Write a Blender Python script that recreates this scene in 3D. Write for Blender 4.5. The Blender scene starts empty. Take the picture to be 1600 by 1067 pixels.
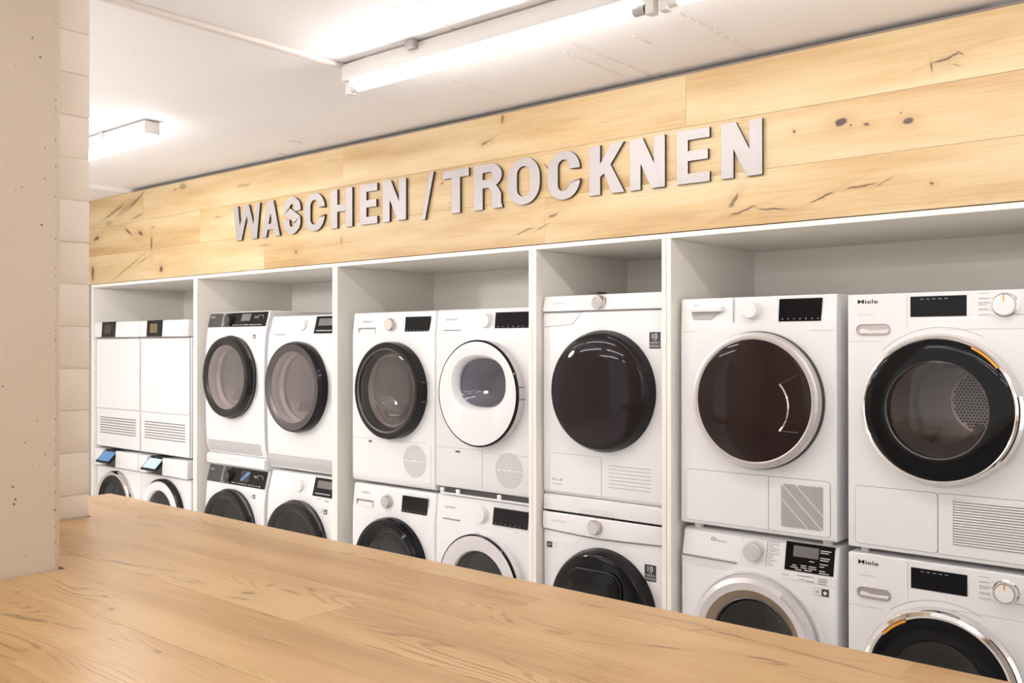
import bpy, bmesh, math, random
from mathutils import Vector, Matrix
random.seed(7)
PI = math.pi
scene = bpy.context.scene
C = scene.collection

# ------------------------------------------------------------------ camera
cam_d = bpy.data.cameras.new('camera')
cam_d.sensor_width = 36.0
cam_d.lens = 36.0 * 1474.5 / 1600.0
cam_d.clip_start = 0.02
cam = bpy.data.objects.new('camera', cam_d)
C.objects.link(cam)
cam.location = (0, 0, 1.55)
cam.rotation_euler = (math.radians(90.286), 0, math.radians(40.529))
scene.camera = cam

# ------------------------------------------------------------------ world, exposure
world = bpy.data.worlds.new('world')
scene.world = world
world.use_nodes = True
world.node_tree.nodes['Background'].inputs[0].default_value = (1.0, 0.965, 0.945, 1)
world.node_tree.nodes['Background'].inputs[1].default_value = 1.4
scene.view_settings.view_transform = 'Standard'
scene.view_settings.look = 'None'
scene.view_settings.gamma = 1.0
scene.view_settings.use_curve_mapping = False
scene.view_settings.exposure = -0.10
TUBE = 50.0        # emission of the bare tubes
DIFFUSER = 24.0    # emission of the covered battens
TUBE_COL = (1.0, 0.972, 0.955, 1)
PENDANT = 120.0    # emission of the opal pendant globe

# ------------------------------------------------------------------ materials
MATS = {}
def srgb(r, g, b):
    f = lambda c: (c / 255 / 12.92) if c / 255 <= 0.04045 else ((c / 255 + 0.055) / 1.055) ** 2.4
    return (f(r), f(g), f(b), 1)

def principled(name, col, rough=0.5, metal=0.0, coat=0.0, emis=None, es=0.0, spec=0.5):
    m = bpy.data.materials.new(name); m.use_nodes = True
    b = m.node_tree.nodes['Principled BSDF']
    b.inputs['Base Color'].default_value = col
    b.inputs['Roughness'].default_value = rough
    b.inputs['Metallic'].default_value = metal
    b.inputs['Coat Weight'].default_value = coat
    if name.startswith('oak'): b.inputs['Coat Roughness'].default_value = 0.22
    b.inputs['Specular IOR Level'].default_value = spec
    if emis:
        b.inputs['Emission Color'].default_value = emis
        b.inputs['Emission Strength'].default_value = es
    MATS[name] = m
    return m

def add_noise_bump(m, scale, strength, dist=0.002, detail=4, vec_scale=None):
    nt = m.node_tree; N = nt.nodes; L = nt.links
    tc = N.new('ShaderNodeTexCoord'); nz = N.new('ShaderNodeTexNoise'); bp = N.new('ShaderNodeBump')
    src = tc.outputs['Object']
    if vec_scale:
        mp = N.new('ShaderNodeMapping'); mp.inputs['Scale'].default_value = vec_scale
        L.new(src, mp.inputs['Vector']); src = mp.outputs[0]
    L.new(src, nz.inputs['Vector'])
    nz.inputs['Scale'].default_value = scale; nz.inputs['Detail'].default_value = detail
    bp.inputs['Strength'].default_value = strength; bp.inputs['Distance'].default_value = dist
    L.new(nz.outputs['Fac'], bp.inputs['Height'])
    L.new(bp.outputs[0], N['Principled BSDF'].inputs['Normal'])

principled('enamel', (0.80, 0.79, 0.795, 1), 0.28, coat=0.15)
principled('white_plastic', (0.82, 0.81, 0.81, 1), 0.35)
principled('white_gloss', (0.83, 0.82, 0.825, 1), 0.14, coat=0.3)
principled('off_white', (0.72, 0.70, 0.70, 1), 0.4)
principled('seam', (0.26, 0.24, 0.24, 1), 0.6)
principled('seam_light', (0.45, 0.43, 0.42, 1), 0.6)
principled('gap_black', (0.012, 0.011, 0.011, 1), 0.6)
principled('vent_dark', (0.16, 0.145, 0.14, 1), 0.7)
principled('black_gloss', (0.006, 0.006, 0.007, 1), 0.06, spec=0.2)
principled('black_ring', (0.014, 0.013, 0.014, 1), 0.16, spec=0.2)
principled('black_satin', (0.016, 0.014, 0.014, 1), 0.30, spec=0.3)
principled('charcoal', (0.055, 0.052, 0.054, 1), 0.35)
principled('dome_glass', (0.016, 0.010, 0.012, 1), 0.05, spec=0.2)
principled('brown_glass', (0.022, 0.013, 0.012, 1), 0.04, spec=0.2)
principled('gunmetal', (0.115, 0.105, 0.105, 1), 0.36, metal=0.8)
principled('chrome', (0.82, 0.80, 0.79, 1), 0.07, metal=1.0)
principled('silver', (0.60, 0.565, 0.565, 1), 0.33, metal=0.75)
principled('silver_plastic', (0.66, 0.63, 0.64, 1), 0.30, metal=0.25)
principled('knob_metal', (0.62, 0.58, 0.56, 1), 0.25, metal=0.9)
principled('drum_metal', (0.74, 0.71, 0.70, 1), 0.36, metal=0.55)
principled('bowl_brown', (0.30, 0.22, 0.15, 1), 0.3)
principled('gasket', (0.10, 0.10, 0.105, 1), 0.5)
principled('orange', (0.85, 0.36, 0.03, 1), 0.35)
principled('print_grey', (0.33, 0.32, 0.33, 1), 0.6)
principled('print_light', (0.55, 0.53, 0.53, 1), 0.6)
principled('print_white', (0.75, 0.75, 0.75, 1), 0.5)
principled('print_dark', (0.03, 0.03, 0.035, 1), 0.5)
principled('lcd', (0.16, 0.15, 0.145, 1), 0.2)
principled('lcd_amber', (0.16, 0.115, 0.05, 1), 0.2)
principled('lcd_dark', (0.035, 0.03, 0.03, 1), 0.12)
principled('reflect_blue', (0.03, 0.10, 0.26, 1), 0.12, emis=(0.25, 0.55, 1.0, 1), es=0.35)  # reflected light on dark screens, put in as blue emission
principled('reflect_pale', (0.25, 0.34, 0.42, 1), 0.12, emis=(0.6, 0.8, 1.0, 1), es=0.75)  # paler emission standing in for a lamp mirrored in the screen
principled('lamp_white', (0.80, 0.78, 0.76, 1), 0.4)
principled('lamp_socket', (0.42, 0.37, 0.34, 1), 0.4)
principled('cap_grey', (0.45, 0.44, 0.44, 1), 0.35)
principled('ring_black', (0.02, 0.02, 0.02, 1), 0.4)
principled('trunking', (0.74, 0.66, 0.61, 1), 0.5)
principled('box_grey', (0.40, 0.38, 0.37, 1), 0.5)
principled('cabinet_white', (0.88, 0.845, 0.78, 1), 0.32)
principled('letter_side', (0.035, 0.03, 0.028, 1), 0.5)
principled('tube_light', (1, 1, 1, 1), 0.4, emis=TUBE_COL, es=TUBE)
principled('diffuser_light', (1, 1, 1, 1), 0.4, emis=TUBE_COL, es=DIFFUSER)
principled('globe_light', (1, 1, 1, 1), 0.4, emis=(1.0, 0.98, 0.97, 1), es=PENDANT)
principled('wall_paint', (0.70, 0.66, 0.61, 1), 0.7)
principled('room_far', (0.30, 0.25, 0.21, 1), 0.7)
principled('backing_shade', (0.26, 0.215, 0.185, 1), 0.7)  # dark taupe imitates the shadow along the ceiling edge
principled('pore', (0.22, 0.16, 0.11, 1), 0.8)
principled('base_panel', (0.62, 0.58, 0.54, 1), 0.5)

def letter_metal():
    m = principled('letter_metal', (0.40, 0.37, 0.365, 1), 0.40, metal=0.25)
    add_noise_bump(m, 60, 0.12, 0.0006, 3, (1, 1, 40))
letter_metal()

def glass_mat(name, tint, ior=1.5, base=0.0):
    m = bpy.data.materials.new(name); m.use_nodes = True
    nt = m.node_tree; N = nt.nodes; L = nt.links
    for n in list(N): N.remove(n)
    out = N.new('ShaderNodeOutputMaterial'); mix = N.new('ShaderNodeMixShader')
    fr = N.new('ShaderNodeFresnel'); fr.inputs['IOR'].default_value = ior
    tr = N.new('ShaderNodeBsdfTransparent'); tr.inputs['Color'].default_value = tint
    gl = N.new('ShaderNodeBsdfGlossy'); gl.inputs['Roughness'].default_value = 0.03
    gl.inputs['Color'].default_value = (0.95, 0.95, 0.95, 1)
    ge = N.new('ShaderNodeNewGeometry'); mr = N.new('ShaderNodeMapRange')     # same reflectance on both sides of the thin pane
    mr.inputs[3].default_value = ior; mr.inputs[4].default_value = 1 / ior
    L.new(ge.outputs['Backfacing'], mr.inputs[0]); L.new(mr.outputs[0], fr.inputs['IOR'])
    L.new(fr.outputs[0], mix.inputs[0]); L.new(tr.outputs[0], mix.inputs[1]); L.new(gl.outputs[0], mix.inputs[2])
    L.new(mix.outputs[0], out.inputs['Surface'])
    MATS[name] = m
glass_mat('glass_clear', (0.80, 0.78, 0.77, 1))
glass_mat('glass_smoke', (0.80, 0.76, 0.745, 1))
glass_mat('glass_tint', (0.56, 0.51, 0.50, 1))
glass_mat('glass_dark', (0.22, 0.19, 0.18, 1))
glass_mat('glass_blue', (0.80, 0.80, 0.90, 1))

def concrete_mat(name, col_a, col_b, pores=True, scale=1.0, bump=0.25, rough=0.75):
    m = principled(name, col_a, rough)
    nt = m.node_tree; N = nt.nodes; L = nt.links; b = N['Principled BSDF']
    tc = N.new('ShaderNodeTexCoord')
    n1 = N.new('ShaderNodeTexNoise'); n1.inputs['Scale'].default_value = 1.7 * scale; n1.inputs['Detail'].default_value = 6
    L.new(tc.outputs['Object'], n1.inputs['Vector'])
    r1 = N.new('ShaderNodeValToRGB'); r1.color_ramp.elements[0].position = 0.3; r1.color_ramp.elements[1].position = 0.72
    r1.color_ramp.elements[0].color = col_a; r1.color_ramp.elements[1].color = col_b
    L.new(n1.outputs['Fac'], r1.inputs[0])
    last = r1.outputs[0]
    n2 = N.new('ShaderNodeTexNoise'); n2.inputs['Scale'].default_value = 90; n2.inputs['Detail'].default_value = 3
    L.new(tc.outputs['Object'], n2.inputs['Vector'])
    height = n2.outputs['Fac']
    if pores:
        v = N.new('ShaderNodeTexVoronoi'); v.inputs['Scale'].default_value = 24; v.inputs['Randomness'].default_value = 1
        L.new(tc.outputs['Object'], v.inputs['Vector'])
        # only some cells carry a pore: radius from the cell's random colour
        sp = N.new('ShaderNodeSeparateColor'); L.new(v.outputs['Color'], sp.inputs[0])
        mr = N.new('ShaderNodeMapRange'); mr.inputs[1].default_value = 0.62; mr.inputs[2].default_value = 1.0
        mr.inputs[3].default_value = 0.0; mr.inputs[4].default_value = 0.20; mr.clamp = True
        L.new(sp.outputs[0], mr.inputs[0])
        lt = N.new('ShaderNodeMath'); lt.operation = 'LESS_THAN'
        L.new(v.outputs['Distance'], lt.inputs[0]); L.new(mr.outputs[0], lt.inputs[1])
        mx = N.new('ShaderNodeMix'); mx.data_type = 'RGBA'
        L.new(lt.outputs[0], mx.inputs[0]); L.new(last, mx.inputs[6]); mx.inputs[7].default_value = (0.20, 0.14, 0.09, 1)
        last = mx.outputs[2]
    L.new(last, b.inputs['Base Color'])
    bp = N.new('ShaderNodeBump'); bp.inputs['Strength'].default_value = bump; bp.inputs['Distance'].default_value = 0.003
    L.new(height, bp.inputs['Height']); L.new(bp.outputs[0], b.inputs['Normal'])
    return m
concrete_mat('pillar_concrete', (0.57, 0.475, 0.37, 1), (0.64, 0.545, 0.44, 1), pores=False)
concrete_mat('brick_paint', (0.84, 0.765, 0.665, 1), (0.88, 0.815, 0.725, 1), pores=False, scale=3)
concrete_mat('ceiling_concrete', (0.86, 0.835, 0.83, 1), (0.91, 0.89, 0.885, 1), pores=False, scale=0.6, bump=0.12)
concrete_mat('floor_stone', (0.78, 0.75, 0.73, 1), (0.82, 0.80, 0.78, 1), pores=False, scale=1.5, bump=0.05, rough=0.35)

def wood_mat(name, dark, mid, light, vdir, spots, rough=0.42, contrast=1.0, cathedral=0.5, coat=0.0):
    """Oak with the grain along world X. vdir: index of the axis across the grain on the face ('y' top, 'z' front).
    spots: (x, v, rx, rv, angle, darkness): knots and cracks at their own places in the boards."""
    m = principled(name, mid, rough, coat=coat)
    nt = m.node_tree; N = nt.nodes; L = nt.links; b = N['Principled BSDF']
    tc = N.new('ShaderNodeTexCoord'); oi = N.new('ShaderNodeObjectInfo')
    sx = N.new('ShaderNodeSeparateXYZ'); L.new(tc.outputs['Object'], sx.inputs[0])
    cb = N.new('ShaderNodeCombineXYZ')
    L.new(sx.outputs['X'], cb.inputs[0]); L.new(sx.outputs['Y' if vdir == 'y' else 'Z'], cb.inputs[1])
    rz = N.new('ShaderNodeMath'); rz.operation = 'MULTIPLY'; rz.inputs[1].default_value = 37.0
    L.new(oi.outputs['Random'], rz.inputs[0]); L.new(rz.outputs[0], cb.inputs[2])
    P = cb.outputs[0]
    # slow sideways drift of the grain
    nd = N.new('ShaderNodeTexNoise'); nd.inputs['Scale'].default_value = 1.0; nd.inputs['Detail'].default_value = 2
    mpd = N.new('ShaderNodeMapping'); mpd.inputs['Scale'].default_value = (1.6, 7, 1)
    L.new(P, mpd.inputs['Vector']); L.new(mpd.outputs[0], nd.inputs['Vector'])
    # fine fibre
    mp1 = N.new('ShaderNodeMapping'); mp1.inputs['Scale'].default_value = (5, 170, 1)
    L.new(P, mp1.inputs['Vector'])
    n1 = N.new('ShaderNodeTexNoise'); n1.inputs['Scale'].default_value = 1; n1.inputs['Detail'].default_value = 4; n1.inputs['Roughness'].default_value = 0.6
    L.new(mp1.outputs[0], n1.inputs['Vector'])
    # growth rings: bands of (v + drift)
    ring = N.new('ShaderNodeMath'); ring.operation = 'MULTIPLY_ADD'
    L.new(nd.outputs['Fac'], ring.inputs[0]); ring.inputs[1].default_value = 0.30
    sv = N.new('ShaderNodeSeparateXYZ'); L.new(P, sv.inputs[0]); L.new(sv.outputs['Y'], ring.inputs[2])
    rf = N.new('ShaderNodeMath'); rf.operation = 'MULTIPLY'; rf.inputs[1].default_value = 470.0
    L.new(ring.outputs[0], rf.inputs[0])
    sn = N.new('ShaderNodeMath'); sn.operation = 'SINE'; L.new(rf.outputs[0], sn.inputs[0])
    sp = N.new('ShaderNodeMapRange'); sp.inputs[1].default_value = 0.1; sp.inputs[2].default_value = 1.0
    L.new(sn.outputs[0], sp.inputs[0])
    # rings only show in places
    nm = N.new('ShaderNodeTexNoise'); nm.inputs['Scale'].default_value = 1; nm.inputs['Detail'].default_value = 2
    mpm = N.new('ShaderNodeMapping'); mpm.inputs['Scale'].default_value = (2.2, 10, 1); mpm.inputs['Location'].default_value = (3, 5, 0)
    L.new(P, mpm.inputs['Vector']); L.new(mpm.outputs[0], nm.inputs['Vector'])
    gate = N.new('ShaderNodeMapRange'); gate.inputs[1].default_value = 0.46; gate.inputs[2].default_value = 0.62
    gate.inputs[4].default_value = cathedral
    L.new(nm.outputs['Fac'], gate.inputs[0])
    rg = N.new('ShaderNodeMath'); rg.operation = 'MULTIPLY'; L.new(sp.outputs[0], rg.inputs[0]); L.new(gate.outputs[0], rg.inputs[1])
    rg2 = N.new('ShaderNodeMath'); rg2.operation = 'MULTIPLY'; L.new(rg.outputs[0], rg2.inputs[0])
    fib = N.new('ShaderNodeMapRange'); fib.inputs[1].default_value = 0.35; fib.inputs[2].default_value = 0.62
    L.new(n1.outputs['Fac'], fib.inputs[0]); L.new(fib.outputs[0], rg2.inputs[1])
    # broad tone
    mp2 = N.new('ShaderNodeMapping'); mp2.inputs['Scale'].default_value = (1.1, 9, 1)
    L.new(P, mp2.inputs['Vector'])
    n2 = N.new('ShaderNodeTexNoise'); n2.inputs['Scale'].default_value = 1; n2.inputs['Detail'].default_value = 4
    L.new(mp2.outputs[0], n2.inputs['Vector'])
    a = N.new('ShaderNodeMath'); a.operation = 'MULTIPLY_ADD'; L.new(n1.outputs['Fac'], a.inputs[0]); a.inputs[1].default_value = 0.30 * contrast
    L.new(n2.outputs['Fac'], a.inputs[2])
    a2 = N.new('ShaderNodeMath'); a2.operation = 'MULTIPLY_ADD'; L.new(oi.outputs['Random'], a2.inputs[0]); a2.inputs[1].default_value = 0.09
    L.new(a.outputs[0], a2.inputs[2])
    cr = N.new('ShaderNodeValToRGB'); e = cr.color_ramp.elements
    e[0].position = 0.50; e[0].color = light; e[1].position = 0.92; e[1].color = dark
    k = cr.color_ramp.elements.new(0.72); k.color = mid
    L.new(a2.outputs[0], cr.inputs[0])
    mxr = N.new('ShaderNodeMix'); mxr.data_type = 'RGBA'
    L.new(rg2.outputs[0], mxr.inputs[0]); L.new(cr.outputs[0], mxr.inputs[6])
    mxr.inputs[7].default_value = (dark[0] * 0.62, dark[1] * 0.50, dark[2] * 0.40, 1)
    last = mxr.outputs[2]
    # knots and cracks
    pd = N.new('ShaderNodeTexNoise'); pd.inputs['Scale'].default_value = 28; pd.inputs['Detail'].default_value = 3
    L.new(tc.outputs['Object'], pd.inputs['Vector'])
    pc = N.new('ShaderNodeVectorMath'); pc.operation = 'SUBTRACT'; pc.inputs[1].default_value = (0.5, 0.5, 0.5)
    L.new(pd.outputs['Color'], pc.inputs[0])
    ps = N.new('ShaderNodeVectorMath'); ps.operation = 'SCALE'; ps.inputs['Scale'].default_value = 0.016
    L.new(pc.outputs[0], ps.inputs[0])
    flat = N.new('ShaderNodeCombineXYZ')
    L.new(sx.outputs['X'], flat.inputs[0]); L.new(sx.outputs['Y' if vdir == 'y' else 'Z'], flat.inputs[1])
    padd = N.new('ShaderNodeVectorMath'); padd.operation = 'ADD'
    L.new(flat.outputs[0], padd.inputs[0]); L.new(ps.outputs[0], padd.inputs[1])
    fl2 = N.new('ShaderNodeVectorMath'); fl2.operation = 'MULTIPLY'; fl2.inputs[1].default_value = (1, 1, 0)
    L.new(padd.outputs[0], fl2.inputs[0])
    core = halo = None
    for (x, v, rx, rv, ang, dk) in spots:
        mp = N.new('ShaderNodeMapping'); mp.vector_type = 'TEXTURE'
        mp.inputs['Location'].default_value = (x, v, 0); mp.inputs['Rotation'].default_value = (0, 0, ang)
        mp.inputs['Scale'].default_value = (rx, rv, 1)
        L.new(fl2.outputs[0], mp.inputs['Vector'])
        ln = N.new('ShaderNodeVectorMath'); ln.operation = 'LENGTH'; L.new(mp.outputs[0], ln.inputs[0])
        r = N.new('ShaderNodeMapRange'); r.inputs[1].default_value = 0.75; r.inputs[2].default_value = 1.15
        r.inputs[3].default_value = dk; r.inputs[4].default_value = 0
        L.new(ln.outputs['Value'], r.inputs[0])
        h = N.new('ShaderNodeMapRange'); h.inputs[1].default_value = 0.8; h.inputs[2].default_value = 4.2
        h.inputs[3].default_value = 0.32 * dk; h.inputs[4].default_value = 0
        L.new(ln.outputs['Value'], h.inputs[0])
        if core is None: core, halo = r.outputs[0], h.outputs[0]
        else:
            for which, o in (('c', r), ('h', h)):
                mm = N.new('ShaderNodeMath'); mm.operation = 'MAXIMUM'
                L.new(core if which == 'c' else halo, mm.inputs[0]); L.new(o.outputs[0], mm.inputs[1])
                if which == 'c': core = mm.outputs[0]
                else: halo = mm.outputs[0]
    if core is not None:
        m1 = N.new('ShaderNodeMix'); m1.data_type = 'RGBA'
        L.new(halo, m1.inputs[0]); L.new(last, m1.inputs[6]); m1.inputs[7].default_value = (dark[0] * 0.75, dark[1] * 0.6, dark[2] * 0.45, 1)
        m2 = N.new('ShaderNodeMix'); m2.data_type = 'RGBA'
        L.new(core, m2.inputs[0]); L.new(m1.outputs[2], m2.inputs[6]); m2.inputs[7].default_value = (0.075, 0.045, 0.03, 1)
        last = m2.outputs[2]
    L.new(last, b.inputs['Base Color'])
    bp = N.new('ShaderNodeBump'); bp.inputs['Strength'].default_value = 0.08; bp.inputs['Distance'].default_value = 0.001
    L.new(n1.outputs['Fac'], bp.inputs['Height']); L.new(bp.outputs[0], b.inputs['Normal'])
    return m

d = math.radians
FASCIA_SPOTS = [
    (-1.191, 2.284, .020, .0135, 0, 1), (-1.107, 2.265, .009, .005, 0, .9), (-0.977, 2.258, .015, .010, .2, 1),
    (-1.352, 2.278, .006, .005, 0, .8), (-1.157, 2.271, .004, .003, 0, .9), (-1.0, 2.285, .004, .003, 0, .8),
    (-0.862, 2.43, .046, .0032, .22, .85), (-0.905, 2.412, .003, .016, .15, .8), (-0.822, 2.438, .015, .003, -.6, .7), (-0.835, 2.405, .014, .002, -.5, .6),
    (-0.862, 2.424, .05, .028, .1, .12),
    (-2.771, 2.434, .020, .007, .15, .65), (-2.735, 2.446, .025, .003, .35, .5), (-2.667, 2.527, .009, .019, 0, .6),
    (-1.576, 2.068, .028, .007, .95, .75), (-1.585, 2.052, .012, .008, .5, .5),
    (-1.54, 2.026, .055, .0036, .22, .85), (-1.43, 2.023, .055, .0032, -.10, .85),
    (-1.257, 2.044, .045, .0034, .38, .8), (-1.126, 2.068, .052, .0036, .06, .8), (-1.05, 2.074, .03, .003, .4, .5),
    (-0.905, 2.051, .006, .005, 0, .8), (-2.388, 2.086, .026, .006, .2, .7), (-2.541, 2.035, .05, .004, .25, .6), (-2.44, 2.045, .04, .003, .3, .55),
    (-5.242, 2.52, .042, .020, 0, .45), (-5.33, 2.512, .018, .006, 0, .5),
    (-6.10, 2.445, .14, .008, .28, .7), (-5.80, 2.493, .10, .006, .45, .85), (-5.93, 2.455, .16, .020, .3, .3),
    (-5.907, 2.296, .045, .006, -.5, .9), (-5.75, 2.275, .026, .013, -.3, .85), (-5.613, 2.2, .008, .042, 0, .9), (-6.348, 2.286, .04, .012, .2, .85),
    (-5.495, 2.031, .018, .018, 0, .85), (-5.94, 2.055, .20, .004, .34, .6), (-5.72, 2.10, .10, .003, .3, .45), (-6.40, 2.05, .02, .05, 0, .8),
    (-5.80, 2.385, .08, .007, .2, .5), (-6.17, 2.375, .05, .016, 0, .35), (-5.60, 2.30, .02, .006, 0, .5),
    (-4.116, 2.05, .014, .011, 0, .6), (-3.741, 2.084, .006, .018, .1, .6), (-4.60, 2.455, .075, .010, 0, .35), (-4.86, 2.30, .03, .006, 0, .4),
    (-4.15, 2.23, .06, .02, .2, .3), (-3.03, 2.29, .012, .008, 0, .5), (-2.42, 2.29, .02, .004, -.7, .6), (-4.40, 2.105, .06, .004, 0, .45),
]
COUNTER_SPOTS = [
    (-1.484, .999, .016, .0085, .2, .55), (-1.463, .965, .022, .004, .3, .5), (-1.572, .785, .007, .004, 0, .7), (-1.663, .816, .008, .003, 0, .7),
    (-1.90, .962, .06, .0035, .15, .7), (-1.80, .985, .06, .0025, .2, .5), (-1.63, .665, .06, .006, .25, .55), (-1.53, .69, .05, .003, .2, .4),
    (-0.82, 1.357, .07, .0022, .0, .55), (-0.70, 1.343, .05, .0022, -.15, .65), (-0.745, 1.333, .018, .0016, .8, .7), (-0.96, 1.338, .03, .003, 0, .5),
    (-0.55, 1.325, .10, .0018, -.12, .6), (-0.607, 1.27, .030, .003, .1, .75), (-0.585, 1.262, .014, .003, .5, .6), (-0.745, 1.222, .030, .0025, .35, .65),
    (-1.30, .72, .010, .004, 0, .5), (-1.13, 1.30, .02, .002, 0, .4), (-2.05, .93, .04, .010, .3, .35), (-1.2, .86, .05, .002, .1, .35),
]
wood_mat('oak_fascia', srgb(180, 145, 96), srgb(200, 172, 127), srgb(211, 191, 152), 'z', FASCIA_SPOTS, rough=0.45, cathedral=0.16)
wood_mat('oak_counter', srgb(176, 134, 80), srgb(197, 157, 102), srgb(209, 173, 119), 'y', COUNTER_SPOTS, rough=0.36, cathedral=1.0, coat=0.45)

# ------------------------------------------------------------------ mesh helpers
class MB:
    """collects shapes into one mesh"""
    def __init__(self): self.v = []; self.f = []; self.mi = []
    def add(self, vs, fs, mi=0):
        o = len(self.v); self.v += [tuple(p) for p in vs]
        for f in fs: self.f.append(tuple(i + o for i in f)); self.mi.append(mi)
        return self
    def box(self, x0, x1, y0, y1, z0, z1):
        return self.add([(x0, y0, z0), (x1, y0, z0), (x1, y1, z0), (x0, y1, z0), (x0, y0, z1), (x1, y0, z1), (x1, y1, z1), (x0, y1, z1)],
                        [(0, 3, 2, 1), (4, 5, 6, 7), (0, 1, 5, 4), (1, 2, 6, 5), (2, 3, 7, 6), (3, 0, 4, 7)])
    def prism(self, pts, y0, y1, side_mi=0):
        """polygon in XZ (counter-clockwise seen from -Y) extruded from y0 (front) to y1"""
        n = len(pts)
        vs = [(x, y0, z) for x, z in pts] + [(x, y1, z) for x, z in pts]
        self.add(vs, [tuple(range(n)), tuple(range(2 * n - 1, n - 1, -1))])
        self.add(vs, [(i, i + n, (i + 1) % n + n, (i + 1) % n) for i in range(n)], side_mi)
        return self
    def prism_z(self, pts, z0, z1):
        n = len(pts)
        vs = [(x, y, z0) for x, y in pts] + [(x, y, z1) for x, y in pts]
        return self.add(vs, [tuple(range(n - 1, -1, -1)), tuple(range(n, 2 * n))] + [(i, (i + 1) % n, (i + 1) % n + n, i + n) for i in range(n)])
    def prism_x(self, pts, x0, x1):
        n = len(pts)
        vs = [(x0, y, z) for y, z in pts] + [(x1, y, z) for y, z in pts]
        return self.add(vs, [tuple(range(n)), tuple(range(2 * n - 1, n - 1, -1))] + [(i, i + n, (i + 1) % n + n, (i + 1) % n) for i in range(n)])
    def lathe(self, prof, cx, cz, seg=72, a0=0.0, a1=2 * PI):
        """profile of (radius, y) turned about the Y axis through (cx, cz)"""
        full = abs(a1 - a0 - 2 * PI) < 1e-6
        n = seg if full else seg + 1
        vs = []
        for r, y in prof:
            for i in range(n):
                a = a0 + (a1 - a0) * i / seg
                vs.append((cx + r * math.cos(a), y, cz + r * math.sin(a)))
        fs = []
        for j in range(len(prof) - 1):
            for i in range(n if full else n - 1):
                k = (i + 1) % n
                fs.append((j * n + i, j * n + k, (j + 1) * n + k, (j + 1) * n + i))
        return self.add(vs, fs)
    def bridge(self, loops):
        n = len(loops[0]); vs = [p for l in loops for p in l]; fs = []
        for j in range(len(loops) - 1):
            for i in range(n):
                k = (i + 1) % n
                fs.append((j * n + i, j * n + k, (j + 1) * n + k, (j + 1) * n + i))
        return self.add(vs, fs)
    def tube(self, pts, r, seg=8):
        P = [Vector(p) for p in pts]; rings = []
        for i, p in enumerate(P):
            t = (P[min(i + 1, len(P) - 1)] - P[max(i - 1, 0)]).normalized()
            up = Vector((0, 0, 1)) if abs(t.z) < .95 else Vector((1, 0, 0))
            s = t.cross(up).normalized(); u = s.cross(t)
            rings.append([tuple(p + r * (math.cos(a) * s + math.sin(a) * u)) for a in [2 * PI * k / seg for k in range(seg)]])
        self.bridge(rings)
        self.add(rings[0], [tuple(range(seg))]); self.add(rings[-1], [tuple(range(seg - 1, -1, -1))])
        return self

def rrect(x0, x1, z0, z1, r, seg=5):
    pts = []
    for cx, cz, a in ((x1 - r, z0 + r, -PI / 2), (x1 - r, z1 - r, 0), (x0 + r, z1 - r, PI / 2), (x0 + r, z0 + r, PI)):
        for i in range(seg + 1):
            t = a + PI / 2 * i / seg
            pts.append((cx + r * math.cos(t), cz + r * math.sin(t)))
    return pts

def circle_pts(cx, cz, r, n=32):
    return [(cx + r * math.cos(2 * PI * i / n), cz + r * math.sin(2 * PI * i / n)) for i in range(n)]

def finish(me, smooth=35):
    bm = bmesh.new(); bm.from_mesh(me)
    bmesh.ops.recalc_face_normals(bm, faces=bm.faces)
    bm.to_mesh(me); bm.free()
    if smooth:
        me.polygons.foreach_set('use_smooth', [True] * len(me.polygons))
        me.set_sharp_from_angle(angle=math.radians(smooth))

def obj(name, mb, mats, parent=None, bevel=0.0, bseg=2, smooth=35, weld=False):
    me = bpy.data.meshes.new(name)
    me.from_pydata(mb.v, [], mb.f); me.update()
    if not isinstance(mats, (list, tuple)): mats = [mats]
    for m in mats: me.materials.append(MATS[m])
    if len(mats) > 1: me.polygons.foreach_set('material_index', mb.mi)
    if bevel or weld:
        bm = bmesh.new(); bm.from_mesh(me)
        bmesh.ops.remove_doubles(bm, verts=bm.verts, dist=1e-5)
        bmesh.ops.recalc_face_normals(bm, faces=bm.faces)
        if bevel:
            es = [e for e in bm.edges if len(e.link_faces) == 2 and e.calc_face_angle(0) > math.radians(40)]
            bmesh.ops.bevel(bm, geom=es, offset=bevel, segments=bseg, affect='EDGES', profile=0.5, clamp_overlap=True)
        bm.to_mesh(me); bm.free()
    finish(me, smooth)
    o = bpy.data.objects.new(name, me); C.objects.link(o)
    if parent: o.parent = parent
    return o

def tag(o, label=None, cat=None, group=None, kind=None):
    if label: o['label'] = label
    if cat: o['category'] = cat
    if group: o['group'] = group
    if kind: o['kind'] = kind
    return o

def thing(name, label, cat, loc=(0, 0, 0), group=None, kind=None):
    o = bpy.data.objects.new(name, None); C.objects.link(o); o.location = loc
    o.empty_display_size = 0.1
    return tag(o, label, cat, group, kind)

def text_mb(s, x0, x1, z0, z1, y, bold=0.0, depth=0.0004):
    """flat lettering in XZ filling a rectangle, read from -Y"""
    cu = bpy.data.curves.new('t', 'FONT'); cu.body = s; cu.size = 1.0; cu.offset = bold
    cu.resolution_u = 3
    o = bpy.data.objects.new('t', cu); C.objects.link(o)
    dg = bpy.context.evaluated_depsgraph_get()
    me = bpy.data.meshes.new_from_object(o.evaluated_get(dg))
    vs = [v.co.copy() for v in me.vertices]; fs = [tuple(p.vertices) for p in me.polygons]
    bpy.data.objects.remove(o); bpy.data.curves.remove(cu); bpy.data.meshes.remove(me)
    mb = MB()
    if not vs: return mb
    ax, bx = min(v.x for v in vs), max(v.x for v in vs); ay, by = min(v.y for v in vs), max(v.y for v in vs)
    mb.add([(x0 + (v.x - ax) / (bx - ax) * (x1 - x0), y, z0 + (v.y - ay) / (by - ay) * (z1 - z0)) for v in vs], fs)
    return mb

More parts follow.
